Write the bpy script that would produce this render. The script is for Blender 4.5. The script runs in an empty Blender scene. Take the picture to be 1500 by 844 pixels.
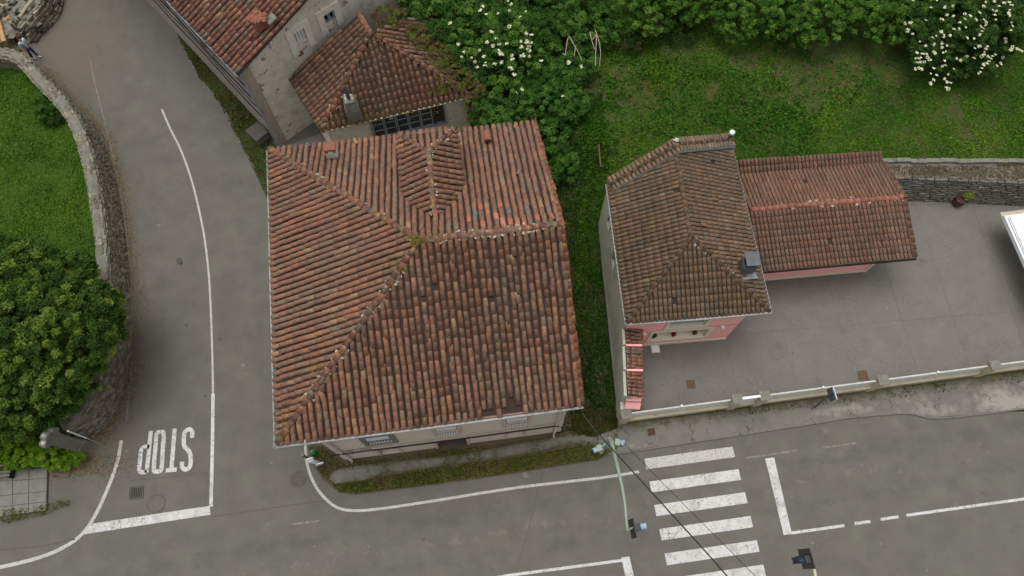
import bpy, math, random
import numpy as np
from mathutils import Vector, Matrix

random.seed(11)
rng = np.random.default_rng(7)
PI = math.pi
rad = math.radians
scn = bpy.context.scene
col = scn.collection

# ------------------------------------------------------------------ camera
FPX, NX, NY, H = 1050.0, 745.0, 845.0, 34.0          # focal length (px of 1500), nadir point, height
_d = np.array([NX - 750, -(NY - 422), -FPX]); _d /= np.linalg.norm(_d)
_up = -_d
_y = np.array([0, 1, 0.]) - _up * _up[1]; _y /= np.linalg.norm(_y)
_x = np.cross(_y, _up)
RM = np.array([_x, _y, _up])
cd = bpy.data.cameras.new('camera')
cam = bpy.data.objects.new('camera', cd); col.objects.link(cam)
m4 = Matrix.Identity(4)
for i in range(3):
    for j in range(3):
        m4[i][j] = RM[i][j]
m4[2][3] = H
cam.matrix_world = m4
cd.sensor_width = 36; cd.lens = 36 * FPX / 1500
cd.clip_start = 0.5; cd.clip_end = 2000
scn.camera = cam

# ------------------------------------------------------------------ sky and light
SUN_EL, SUN_AZ = rad(80), rad(320)
w = bpy.data.worlds.new('World'); scn.world = w; w.use_nodes = True
wn = w.node_tree.nodes; wn.clear()
sky = wn.new('ShaderNodeTexSky'); sky.sky_type = 'NISHITA'; sky.sun_disc = False
sky.sun_elevation = SUN_EL; sky.sun_rotation = SUN_AZ
sky.air_density = 1.0; sky.dust_density = 5.0; sky.ozone_density = 1.0
hs = wn.new('ShaderNodeHueSaturation'); hs.inputs['Saturation'].default_value = 0.08
bg = wn.new('ShaderNodeBackground'); bg.inputs['Strength'].default_value = 0.135
wo = wn.new('ShaderNodeOutputWorld')
w.node_tree.links.new(sky.outputs[0], hs.inputs['Color'])
w.node_tree.links.new(hs.outputs[0], bg.inputs[0])
w.node_tree.links.new(bg.outputs[0], wo.inputs[0])
sl = bpy.data.lights.new('sun', 'SUN'); sl.energy = 0.8; sl.angle = rad(45); sl.color = (1, 0.97, 0.92)
so = bpy.data.objects.new('sun', sl); col.objects.link(so)
sd = Vector((math.sin(SUN_AZ) * math.cos(SUN_EL), math.cos(SUN_AZ) * math.cos(SUN_EL), math.sin(SUN_EL)))
so.rotation_euler = sd.to_track_quat('Z', 'Y').to_euler()
so.location = (0, 0, 60)
scn.view_settings.view_transform = 'Standard'; scn.view_settings.look = 'None'
scn.view_settings.exposure = 0.42
scn.view_settings.gamma = 1


# ------------------------------------------------------------------ pixel of the photo -> point in the place
def at(px, py, z=0.0):
    r = RM @ np.array([px - 750.0, -(py - 422.0), -FPX])
    t = (z - H) / r[2]
    return Vector((float(r[0] * t), float(r[1] * t), float(z)))


def hit(px, py, o, d):
    """where the sight line meets the vertical wall through o along direction d: (metres along, height)"""
    r = RM @ np.array([px - 750.0, -(py - 422.0), -FPX])
    n = np.array([-d[1], d[0]])
    t = (n @ np.array([o[0], o[1]])) / (n @ r[:2])
    q = r * t
    return float((q[0] - o[0]) * d[0] + (q[1] - o[1]) * d[1]), float(q[2] + H)


def vnoise(x, y, seed=0, s=1.0):
    x = np.asarray(x, float) / s; y = np.asarray(y, float) / s
    xi = np.floor(x).astype(np.int64); yi = np.floor(y).astype(np.int64)
    fx = x - xi; fy = y - yi
    fx = fx * fx * (3 - 2 * fx); fy = fy * fy * (3 - 2 * fy)
    def h(a, b):
        v = np.sin(a * 127.1 + b * 311.7 + seed * 74.7) * 43758.5453
        return v - np.floor(v)
    return (h(xi, yi) * (1 - fx) * (1 - fy) + h(xi + 1, yi) * fx * (1 - fy)
            + h(xi, yi + 1) * (1 - fx) * fy + h(xi + 1, yi + 1) * fx * fy)


def fbm(x, y, seed=0, s=1.0):
    return (vnoise(x, y, seed, s) * .5 + vnoise(x, y, seed + 3, s * .5) * .3 + vnoise(x, y, seed + 5, s * .25) * .2)


# ------------------------------------------------------------------ materials
MATS = {}


def mat(name, cols, scale=1.5, rough=0.9, bump=0.25, bscale=30, tint=False, spots=(), metal=0.0,
        attr=None, translucent=0.0, stretch=(1, 1, 1), contrast=(0.3, 0.7), spec=0.3, crack=None):
    m = bpy.data.materials.new(name); m.use_nodes = True
    nt = m.node_tree; n = nt.nodes; L = nt.links.new; n.clear()
    out = n.new('ShaderNodeOutputMaterial'); bs = n.new('ShaderNodeBsdfPrincipled')
    bs.inputs['Roughness'].default_value = rough; bs.inputs['Metallic'].default_value = metal
    bs.inputs['Specular IOR Level'].default_value = spec
    geo = n.new('ShaderNodeNewGeometry'); mp = n.new('ShaderNodeMapping')
    mp.inputs['Scale'].default_value = stretch
    L(geo.outputs['Position'], mp.inputs['Vector']); P = mp.outputs[0]

    def noise(sc, det=6, off=0.0):
        t = n.new('ShaderNodeTexNoise'); t.inputs['Scale'].default_value = sc; t.inputs['Detail'].default_value = det
        t.inputs['Roughness'].default_value = 0.62
        if off:
            a = n.new('ShaderNodeVectorMath'); a.operation = 'ADD'; a.inputs[1].default_value = (off, off * 1.7, off * .3)
            L(P, a.inputs[0]); L(a.outputs[0], t.inputs['Vector'])
        else:
            L(P, t.inputs['Vector'])
        return t.outputs['Fac']

    def ramp(fac, a, b):
        r = n.new('ShaderNodeMapRange'); r.inputs[1].default_value = a; r.inputs[2].default_value = b
        L(fac, r.inputs[0]); return r.outputs[0]

    def mix(fac, a, b, mode='MIX'):
        x = n.new('ShaderNodeMix'); x.data_type = 'RGBA'; x.blend_type = mode
        if isinstance(fac, float): x.inputs[0].default_value = fac
        else: L(fac, x.inputs[0])
        for s, v in ((6, a), (7, b)):
            if isinstance(v, tuple): x.inputs[s].default_value = (*v, 1)
            else: L(v, x.inputs[s])
        return x.outputs[2]

    c = cols[0]
    for i, cc in enumerate(cols[1:]):
        c = mix(ramp(noise(scale * (2.3 ** i), 8, i * 13.7 + .01), *contrast), c, cc)
    if tint:
        at_ = n.new('ShaderNodeAttribute'); at_.attribute_name = 'tint'
        oi = n.new('ShaderNodeObjectInfo')
        c0 = mix(1.0, at_.outputs['Color'], oi.outputs['Color'], 'MULTIPLY')
        c = mix(1.0, c0, c, 'MULTIPLY')
    if attr:                                            # (attribute, colour, noise scale)
        for an, ac, asc in attr:
            a_ = n.new('ShaderNodeAttribute'); a_.attribute_name = an
            ad = n.new('ShaderNodeMath'); ad.operation = 'ADD'; L(a_.outputs['Fac'], ad.inputs[0])
            nm = n.new('ShaderNodeMath'); nm.operation = 'MULTIPLY_ADD'; nm.inputs[1].default_value = 1.7; nm.inputs[2].default_value = -0.85
            L(noise(asc, 8, 4.4), nm.inputs[0]); L(nm.outputs[0], ad.inputs[1])
            c = mix(ramp(ad.outputs[0], 0.25, 0.8), c, ac)
    for (sc_, ssc, a, b, off) in spots:
        c = mix(ramp(noise(ssc, 7, off), a, b), c, sc_)
    if crack:
        (cc, csc, wd) = crack
        v = n.new('ShaderNodeTexVoronoi'); v.feature = 'DISTANCE_TO_EDGE'; v.inputs['Scale'].default_value = csc
        nv = n.new('ShaderNodeTexNoise'); nv.inputs['Scale'].default_value = 3
        L(P, nv.inputs['Vector'])
        a = n.new('ShaderNodeVectorMath'); a.operation = 'MULTIPLY_ADD'; a.inputs[1].default_value = (.5, .5, .5)
        L(nv.outputs['Color'], a.inputs[0]); L(P, a.inputs[2]); L(a.outputs[0], v.inputs['Vector'])
        msk = ramp(v.outputs['Distance'], wd, wd * .3)
        m2 = n.new('ShaderNodeMath'); m2.operation = 'MULTIPLY'; L(msk, m2.inputs[0]); L(ramp(noise(.9, 3, 9.), .42, .6), m2.inputs[1])
        c = mix(m2.outputs[0], c, cc)
    if isinstance(c, tuple): bs.inputs['Base Color'].default_value = (*c, 1)
    else: L(c, bs.inputs['Base Color'])
    if bump:
        b = n.new('ShaderNodeBump'); b.inputs['Strength'].default_value = bump; b.inputs['Distance'].default_value = 0.03
        L(noise(bscale, 6, 2.2), b.inputs['Height']); L(b.outputs[0], bs.inputs['Normal'])
    if translucent:
        tr = n.new('ShaderNodeBsdfTranslucent'); mx = n.new('ShaderNodeMixShader'); mx.inputs[0].default_value = translucent
        if isinstance(c, tuple): tr.inputs[0].default_value = (*c, 1)
        else: L(c, tr.inputs[0])
        L(bs.outputs[0], mx.inputs[1]); L(tr.outputs[0], mx.inputs[2]); L(mx.outputs[0], out.inputs[0])
    else:
        L(bs.outputs[0], out.inputs[0])
    MATS[name] = m
    return m


GREY = lambda v: (v, v * .97, v * .9)
mat('earth', [(.10, .075, .05), (.07, .06, .035)], 2)
mat('asphalt', [(.110, .103, .085), (.126, .119, .098), (.097, .091, .076)], .45, bump=.5, bscale=60, contrast=(.35, .65),
    attr=[('dirt', (.118, .098, .070), 2.6), ('pale', (.175, .163, .140), 2.2), ('dark', (.078, .075, .066), 1.3)],
    spots=[((.20, .19, .165), 17, .67, .78, 3.), ((.060, .056, .048), 24, .66, .78, 8.), ((.135, .13, .112), 60, .55, .62, 1.), ((.082, .078, .068), 2.2, .66, .76, 31.)])
mat('paint', [(.52, .52, .50), (.42, .42, .40)], 3, rough=.7, bump=.15, bscale=50, crack=((.13, .12, .10), 3.2, .035),
    spots=[((.22, .21, .185), 9, .55, .70, 6.), ((.17, .16, .14), 28, .60, .70, 2.), ((.30, .29, .265), 1.4, .52, .72, 22.)])
mat('paint_worn', [(.46, .45, .41), (.36, .35, .32)], 3, rough=.8, bump=.15, bscale=50,
    spots=[((.19, .18, .16), 11, .52, .68, 6.), ((.2, .19, .17), 30, .56, .68, 2.)])
mat('paint_faint', [(.22, .21, .185), (.16, .15, .13)], 5, rough=.8, bump=.15, bscale=50,
    spots=[((.13, .12, .10), 6, .42, .58, 6.)])
mat('pavement', [(.132, .125, .106), (.102, .097, .082), (.155, .147, .126)], .8, bump=.5, bscale=25,
    attr=[('dirt', (.075, .07, .035), 2.5), ('pale', (.25, .238, .205), 3.0)],
    spots=[((.06, .055, .04), 5, .66, .74, 7.)], crack=((.05, .045, .035), .6, .012))
mat('courtyard', [(.136, .128, .112), (.118, .112, .098), (.154, .144, .126)], .4, bump=.8, bscale=9, contrast=(.3, .7), crack=((.105, .096, .085), 5.5, .05),
    spots=[((.27, .255, .225), 2.6, .66, .78, 5.), ((.10, .094, .083), 1.1, .60, .80, 15.)])
mat('joint', [(.105, .097, .086)], 2, bump=0)
mat('tile', [(1, 1, 1), (.66, .66, .66), (1.25, 1.12, 1.02)], 7, bump=.5, bscale=45, tint=True, rough=.92, contrast=(.35, .75),
    spots=[((.10, .085, .06), 1.7, .60, .78, 4.), ((.30, .28, .21), 13, .64, .74, 9.), ((.075, .055, .048), 2.6, .66, .82, 19.)])
mat('tile_brown', [(1, 1, 1), (.70, .70, .68)], 4, bump=.4, bscale=45, tint=True, rough=.92, contrast=(.35, .75),
    spots=[((.22, .12, .045), 1.1, .60, .80, 4.), ((.33, .31, .26), 15, .71, .77, 9.)])
mat('tile_bed', [(.050, .030, .022), (.032, .022, .016)], 4, bump=.6, bscale=30)
mat('ridge', [(1, 1, 1), (.7, .68, .66)], 5, bump=.6, bscale=40, tint=True, contrast=(.35, .7),
    spots=[((.36, .35, .28), 5.5, .58, .66, 2.), ((.36, .22, .035), 3.1, .57, .66, 12.)])
mat('mortar', [(.30, .28, .22), (.16, .15, .11), (.42, .41, .34)], 6, bump=.7, bscale=25,
    spots=[((.32, .22, .04), 3, .6, .68, 12.)])
mat('stone', [(1, 1, 1), (.7, .7, .66)], 5, bump=.8, bscale=22, tint=True, spots=[((.33, .33, .29), 8, .64, .72, 3.), ((.05, .06, .025), 3, .6, .7, 8.)])
mat('lawn_ground', [(.028, .068, .010), (.040, .088, .012), (.060, .10, .016)], 1.5, bump=.8, bscale=20, spec=.05)
mat('wallcap', [(.155, .148, .122), (.10, .10, .08), (.19, .18, .148)], 1.6, bump=.8, bscale=16,
    spots=[((.30, .30, .27), 6, .62, .72, 3.), ((.07, .075, .04), 2.5, .58, .7, 8.)])
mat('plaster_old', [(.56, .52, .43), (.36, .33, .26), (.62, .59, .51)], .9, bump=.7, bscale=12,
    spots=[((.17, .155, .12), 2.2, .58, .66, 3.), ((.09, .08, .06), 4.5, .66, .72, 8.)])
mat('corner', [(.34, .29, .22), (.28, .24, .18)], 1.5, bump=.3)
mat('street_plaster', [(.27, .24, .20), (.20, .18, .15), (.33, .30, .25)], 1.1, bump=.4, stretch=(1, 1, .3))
mat('plaster_cream', [(.58, .51, .42), (.52, .455, .37)], 1.2, bump=.15, bscale=20, spots=[((.26, .22, .16), 2.5, .64, .78, 8.)])
mat('plaster_pinkish', [(.42, .28, .235), (.38, .25, .205)], 1.5, bump=.15)
mat('surround_pink', [(.48, .37, .32), (.43, .33, .28)], 1.5, bump=.1)
mat('surround_grey', [(.19, .185, .175), (.14, .135, .13)], 3, bump=.2)
mat('plaster_pink', [(.82, .41, .375), (.78, .37, .335)], .8, bump=.1, bscale=30)
mat('trim_cream', [(.64, .59, .47), (.58, .52, .41)], 2, bump=.1)
mat('wall_grey', [(.42, .42, .345), (.32, .325, .26), (.47, .46, .39)], .7, bump=.3, stretch=(1, 1, .35),
    spots=[((.13, .135, .09), 1.1, .6, .75, 8.)])
mat('fence_cream', [(.46, .41, .30), (.36, .31, .22)], 2, bump=.3, spots=[((.16, .13, .08), 4, .62, .74, 8.)])
mat('concrete', [(.155, .15, .128), (.115, .11, .094), (.19, .182, .155)], 2.5, bump=.5, bscale=22,
    spots=[((.33, .33, .29), 7, .66, .74, 3.)])
mat('white_paint', [(.66, .68, .70), (.58, .60, .62)], 2, rough=.5, bump=.05)
mat('lime', [(.68, .655, .58), (.54, .515, .44)], 3, bump=.4, spots=[((.34, .31, .25), 4, .62, .74, 3.)])
mat('white_dirty', [(.50, .50, .46), (.38, .38, .34)], 4, rough=.7, bump=.2)
mat('grey_frame', [(.30, .35, .41), (.21, .25, .30)], 5, rough=.7, bump=.2)
mat('dark', [(.015, .015, .015)], 2, bump=0)
mat('glass', [(.03, .035, .04)], 2, rough=.12, bump=0, spec=.6)
mat('zinc', [(.33, .35, .37), (.24, .26, .28)], 3, rough=.5, bump=.1, metal=.3)
mat('zinc_dark', [(.105, .12, .13), (.07, .08, .088)], 4, rough=.6, bump=.2, metal=.2)
mat('gutter', [(.36, .37, .37), (.26, .26, .25)], 5, rough=.5, bump=.1)
mat('cable', [(.012, .012, .013)], 3, rough=.6, bump=0)
mat('green_paint', [(.26, .325, .25), (.21, .27, .205)], 3, rough=.5, bump=.05)
mat('yellowish_paint', [(.42, .42, .30)], 3, rough=.5, bump=.05)
mat('black_metal', [(.012, .014, .015), (.03, .03, .03)], 3, rough=.45, bump=.05)
mat('visor_sky_reflection', [(.23, .33, .47), (.30, .40, .52)], 3, rough=.4, bump=0)  # blue of the sky reflected on the signal visors, painted into their colour
mat('dark_blue', [(.012, .025, .045)], 3, rough=.35, bump=0)
mat('iron', [(.095, .085, .07), (.06, .055, .045)], 6, rough=.7, bump=.4)
mat('rust', [(.14, .075, .035), (.08, .05, .03)], 6, bump=.4)
mat('brick_red', [(.25, .095, .06), (.17, .075, .05)], 6, bump=.4)
mat('wood_grey', [(.17, .15, .11), (.11, .10, .07)], 6, bump=.4, bscale=30)
mat('wood_fresh', [(.42, .25, .11), (.33, .19, .09)], 5, bump=.3)
mat('bark', [(.11, .09, .065), (.065, .055, .04)], 6, bump=.8, bscale=18)
mat('branch', [(.38, .32, .22), (.28, .23, .16)], 6, bump=.4)
mat('leaf', [(1, 1, 1), (.8, .85, .75)], 3, rough=.65, bump=0, tint=True, translucent=.25, spec=.08)
mat('grass_ground', [(.022, .058, .008), (.034, .075, .010), (.085, .060, .036)], 1.2, bump=.8, bscale=20, spec=.05)
mat('petal', [(.70, .70, .50), (.56, .60, .36)], 9, rough=.7, bump=.3)
mat('skin', [(.42, .22, .15)], 3, rough=.6, bump=0)
mat('hair', [(.02, .014, .01)], 3, rough=.6, bump=0)
mat('shirt', [(.42, .50, .56), (.36, .44, .51)], 9, rough=.85, bump=.2)
mat('trousers', [(.03, .05, .12), (.022, .035, .085)], 9, rough=.85, bump=.2)
mat('shoe', [(.5, .5, .5)], 9, rough=.7, bump=0)
mat('pot_clay', [(.30, .17, .10), (.22, .13, .08)], 6, bump=.3)
mat('pot_dark', [(.06, .025, .02)], 6, rough=.35, bump=.1)
mat('red_flower', [(.45, .02, .06)], 6, bump=0)
mat('green_plastic', [(.02, .22, .07)], 6, rough=.4, bump=0)
mat('stain', [(.062, .058, .05), (.08, .076, .066)], 5, rough=.8, bump=.3)
mat('litter', [(1, 1, 1)], 3, tint=True, bump=0)


# ------------------------------------------------------------------ object helpers
ORG = {}


def tag(o, label=None, cat=None, group=None, kind=None):
    if label: o['label'] = label
    if cat: o['category'] = cat
    if group: o['group'] = group
    if kind: o['kind'] = kind
    return o


def thing(name, label, cat, loc, group=None):
    o = bpy.data.objects.new(name, None); col.objects.link(o)
    o.empty_display_size = .3
    o.location = loc; ORG[o.name] = Vector(loc)
    return tag(o, label, cat, group)


class MB:
    def __init__(s): s.v = []; s.f = []; s.c = []; s.cur = None
    def add(s, vs, fs):
        b = len(s.v); s.v += [tuple(p) for p in vs]; s.f += [tuple(i + b for i in f) for f in fs]
        if s.cur is not None: s.c += [s.cur] * len(vs)
        return s
    def box(s, c, size, ax=(1, 0), tilt=None, ay=None):
        x = Vector((ax[0], ax[1], 0)).normalized(); y = Vector((-x.y, x.x, 0)); z = Vector((0, 0, 1))
        if tilt is not None:
            m = tilt; x, y, z = m @ x, m @ y, m @ z
        c = Vector(c); a, b, d = (q / 2 for q in size)
        vs = [c + x * i * a + y * j * b + z * k * d for k in (-1, 1) for j in (-1, 1) for i in (-1, 1)]
        return s.add(vs, [(0, 2, 3, 1), (4, 5, 7, 6), (0, 1, 5, 4), (2, 6, 7, 3), (0, 4, 6, 2), (1, 3, 7, 5)])
    def prism(s, poly, z0, z1):
        """poly: xy points counter-clockwise; z0/z1 numbers or lists"""
        n = len(poly)
        A = z0 if isinstance(z0, (list, tuple)) else [z0] * n
        B = z1 if isinstance(z1, (list, tuple)) else [z1] * n
        vs = [(p[0], p[1], A[i]) for i, p in enumerate(poly)] + [(p[0], p[1], B[i]) for i, p in enumerate(poly)]
        fs = [tuple(range(n, 2 * n)), tuple(reversed(range(n)))]
        fs += [(i, (i + 1) % n, n + (i + 1) % n, n + i) for i in range(n)]
        return s.add(vs, fs)
    def tube(s, pts, r, seg=7, cap=True):
        pts = [Vector(p) for p in pts]; n = len(pts)
        rs = r if isinstance(r, (list, tuple)) else [r] * n
        vs = []
        for i, p in enumerate(pts):
            t = (pts[min(i + 1, n - 1)] - pts[max(i - 1, 0)])
            if t.length < 1e-6: t = Vector((0, 0, 1))
            t.normalize()
            a = Vector((0, 0, 1)) if abs(t.z) < .9 else Vector((1, 0, 0))
            x = t.cross(a).normalized(); y = t.cross(x).normalized()
            vs += [p + (x * math.cos(2 * PI * k / seg) + y * math.sin(2 * PI * k / seg)) * rs[i] for k in range(seg)]
        fs = [(i * seg + k, i * seg + (k + 1) % seg, (i + 1) * seg + (k + 1) % seg, (i + 1) * seg + k)
              for i in range(n - 1) for k in range(seg)]
        if cap: fs += [tuple(range(seg)), tuple(reversed(range((n - 1) * seg, n * seg)))]
        return s.add(vs, fs)
    def ribbon(s, pts, wd, z=None, th=None):
        pts = [Vector(p) for p in pts]; n = len(pts); vs = []
        for i, p in enumerate(pts):
            t = pts[min(i + 1, n - 1)] - pts[max(i - 1, 0)]; t.z = 0; t.normalize()
            nn = Vector((-t.y, t.x, 0)); ww = (wd[i] if isinstance(wd, (list, tuple)) else wd) / 2
            k = 1.0
            if 0 < i < n - 1:
                t1 = pts[i] - pts[i - 1]; t1.z = 0
                if t1.length > 1e-6:
                    k = 1 / max(.6, abs(t1.normalized().dot(t)))
            vs += [p + nn * ww * k, p - nn * ww * k]
        return s.add(vs, [(2 * i, 2 * i + 1, 2 * i + 3, 2 * i + 2) for i in range(n - 1)])
    def blob(s, c, r, sub=1, sc=(1, 1, 1), jit=.12):
        nu, nv = (8, 5) if sub == 1 else (12, 8)
        vs = [(c[0], c[1], c[2] - r * sc[2])]
        for j in range(1, nv):
            for i in range(nu):
                th = PI * j / nv; ph = 2 * PI * i / nu; q = r * (1 + random.uniform(-jit, jit))
                vs.append((c[0] + q * sc[0] * math.sin(th) * math.cos(ph), c[1] + q * sc[1] * math.sin(th) * math.sin(ph), c[2] - q * sc[2] * math.cos(th)))
        vs.append((c[0], c[1], c[2] + r * sc[2])); last = len(vs) - 1
        fs = [(0, 1 + (i + 1) % nu, 1 + i) for i in range(nu)]
        for j in range(nv - 2):
            fs += [(1 + j * nu + i, 1 + j * nu + (i + 1) % nu, 1 + (j + 1) * nu + (i + 1) % nu, 1 + (j + 1) * nu + i) for i in range(nu)]
        fs += [(last, 1 + (nv - 2) * nu + i, 1 + (nv - 2) * nu + (i + 1) % nu) for i in range(nu)]
        return s.add(vs, fs)
    def lathe(s, c, prof, seg=14):
        vs = []; n = len(prof)
        for (r, z) in prof:
            vs += [(c[0] + r * math.cos(2 * PI * k / seg), c[1] + r * math.sin(2 * PI * k / seg), c[2] + z) for k in range(seg)]
        fs = [(i * seg + k, i * seg + (k + 1) % seg, (i + 1) * seg + (k + 1) % seg, (i + 1) * seg + k) for i in range(n - 1) for k in range(seg)]
        fs += [tuple(reversed(range(seg))), tuple(range((n - 1) * seg, n * seg))]
        return s.add(vs, fs)
    def build(s, name, m, parent=None, loc=None, smooth=False):
        me = bpy.data.meshes.new(name)
        o0 = ORG[parent.name] if parent else Vector(loc if loc is not None else (0, 0, 0))
        me.from_pydata([(p[0] - o0.x, p[1] - o0.y, p[2] - o0.z) for p in s.v], [], s.f)
        me.materials.append(MATS[m])
        if s.c:
            ca = me.color_attributes.new('tint', 'FLOAT_COLOR', 'POINT')
            ca.data.foreach_set('color', np.array([(*q[:3], 1) for q in s.c], np.float32).ravel())
        elif m in ('tile', 'tile_brown', 'ridge', 'stone', 'leaf', 'litter'):
            ca = me.color_attributes.new('tint', 'FLOAT_COLOR', 'POINT')
            ca.data.foreach_set('color', np.ones(len(s.v) * 4, np.float32))
        me.validate()
        if smooth: me.shade_smooth()
        o = bpy.data.objects.new(name, me); col.objects.link(o)
        if parent: o.parent = parent
        else: o.location = o0
        ORG[o.name] = o0.copy()
        return o


def mesh_np(name, V, F, m, tint=None, parent=None, loc=(0, 0, 0), attrs=None, smooth=False):
    """V (n,3), F (k,4) or (k,3)"""
    o0 = np.array(ORG[parent.name] if parent else loc, float)
    V = (np.asarray(V, float) - o0).astype(np.float32); F = np.asarray(F, np.int32)
    me = bpy.data.meshes.new(name)
    me.vertices.add(len(V)); me.vertices.foreach_set('co', V.ravel())
    k, q = F.shape
    me.loops.add(k * q); me.loops.foreach_set('vertex_index', F.ravel())
    me.polygons.add(k); me.polygons.foreach_set('loop_start', np.arange(0, k * q, q, dtype=np.int32))
    me.polygons.foreach_set('loop_total', np.full(k, q, np.int32))
    me.update(calc_edges=True)
    me.materials.append(MATS[m])
    if tint is not None:
        ca = me.color_attributes.new('tint', 'FLOAT_COLOR', 'POINT')
        t4 = np.ones((len(V), 4), np.float32); t4[:, :3] = tint
        ca.data.foreach_set('color', t4.ravel())
    for an, av in (attrs or {}).items():
        a = me.attributes.new(an, 'FLOAT', 'POINT'); a.data.foreach_set('value', np.asarray(av, np.float32))
    if smooth: me.shade_smooth()
    o = bpy.data.objects.new(name, me); col.objects.link(o)
    if parent: o.parent = parent
    else: o.location = tuple(float(q) for q in o0)
    ORG[o.name] = Vector([float(q) for q in o0])
    return o


def copy_tree(o, parent=None):
    c = o.copy(); col.objects.link(c)
    if parent: c.parent = parent
    for ch in list(o.children): copy_tree(ch, c)
    return c


def inpoly(X, Y, poly):
    X = np.asarray(X); Y = np.asarray(Y); c = np.zeros(X.shape, bool); n = len(poly)
    for i in range(n):
        x1, y1 = poly[i][:2]; x2, y2 = poly[(i + 1) % n][:2]
        if y1 == y2: continue
        k = ((y1 > Y) != (y2 > Y)) & (X < (x2 - x1) * (Y - y1) / (y2 - y1) + x1)
        c ^= k
    return c


def dline(X, Y, pts):
    d = np.full(np.shape(X), 1e9)
    for a, b in zip(pts[:-1], pts[1:]):
        ax, ay = a[:2]; bx, by = b[:2]; L2 = (bx - ax) ** 2 + (by - ay) ** 2 + 1e-9
        t = np.clip(((X - ax) * (bx - ax) + (Y - ay) * (by - ay)) / L2, 0, 1)
        d = np.minimum(d, np.hypot(X - ax - t * (bx - ax), Y - ay - t * (by - ay)))
    return d


def sheet(name, poly, z, m, step=.4, attrs=None, zf=None, kind='structure', skirt=None):
    """a flat (or zf-shaped) sheet inside a polygon, gridded, clean-edged by adding a triangulated outline"""
    import mathutils.geometry as mg
    P = [Vector((p[0], p[1])) for p in poly]
    xs = [p.x for p in P]; ys = [p.y for p in P]
    # grid points inside + outline points, Delaunay
    gx, gy = np.meshgrid(np.arange(min(xs), max(xs), step), np.arange(min(ys), max(ys), step))
    gx = gx.ravel(); gy = gy.ravel()
    out = []
    n = len(P)
    for i in range(n):
        a, b = P[i], P[(i + 1) % n]; k = max(1, int((b - a).length / step))
        out += [a + (b - a) * (t / k) for t in range(k)]
    ins = inpoly(gx, gy, poly) & (dline(gx, gy, list(poly) + [poly[0]]) > step * .4)
    V2 = out + [Vector((float(a), float(b))) for a, b in zip(gx[ins], gy[ins])]
    E_ = [(i, (i + 1) % len(out)) for i in range(len(out))]
    r = mg.delaunay_2d_cdt(V2, E_, [], 1, 1e-5)
    vv = np.array([(v.x, v.y) for v in r[0]])
    Z = zf(vv[:, 0], vv[:, 1]) if zf else np.full(len(vv), z)
    F = np.array([f for f in r[2] if len(f) == 3])
    at_ = {k: f(vv[:, 0], vv[:, 1]) for k, f in (attrs or {}).items()}
    c = poly[0]
    o = mesh_np(name, np.c_[vv, Z], F, m, loc=(c[0], c[1], 0), attrs=at_)
    if kind: o['kind'] = kind
    return o


# ------------------------------------------------------------------ roof tiles
def unit_tile(wl=.105, wu=.093, hl=.092, hu=.080, th=.012, ln=1.0, seg=6):
    vs = []
    for (ww, hh, y) in ((wl, hl, 0), (wl - th, hl - th, 0), (wu, hu, ln)):
        vs += [(ww * math.cos(PI * k / seg), y, hh * math.sin(PI * k / seg)) for k in range(seg + 1)]
    s1 = seg + 1
    fs = [(k + 1, k, 2 * s1 + k, 2 * s1 + k + 1) for k in range(seg)]
    fs += [(k, k + 1, s1 + k + 1, s1 + k) for k in range(seg)]
    return np.array(vs), np.array(fs)


def tile_mesh(name, V, F, m):
    me = bpy.data.meshes.new(name); me.from_pydata([tuple(p) for p in V], [], [tuple(f) for f in F])
    me.materials.append(MATS[m]); me.shade_smooth()
    ca = me.color_attributes.new('tint', 'FLOAT_COLOR', 'POINT'); ca.data.foreach_set('color', np.ones(len(V) * 4, np.float32))
    return me


PAL_RED = [((.215, .098, .066), 6), ((.240, .110, .068), 5), ((.185, .090, .066), 5), ((.28, .135, .078), 2.0),
           ((.155, .082, .064), 3), ((.19, .125, .085), 2.6), ((.165, .125, .088), 1.0), ((.14, .122, .095), .2),
           ((.33, .125, .075), .3), ((.30, .17, .10), .8)]
PAL_BROWN = [((.150, .098, .060), 6), ((.165, .104, .062), 5), ((.138, .092, .058), 4), ((.18, .118, .07), 1.5), ((.13, .100, .068), 2),
             ((.20, .14, .095), .3)]
PAL_GARAGE = [((.145, .080, .056), 5), ((.135, .075, .051), 4), ((.155, .086, .058), 3), ((.132, .072, .048), 2), ((.125, .082, .05), 1.2)]


def pick(pal, n, r):
    c = np.array([p[0] for p in pal]); w_ = np.array([p[1] for p in pal], float); w_ /= w_.sum()
    i = r.choice(len(c), n, p=w_)
    return c[i] * r.uniform(.90, 1.10, (n, 1)) * r.uniform(.97, 1.03, (n, 3)) * 1.08


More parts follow.
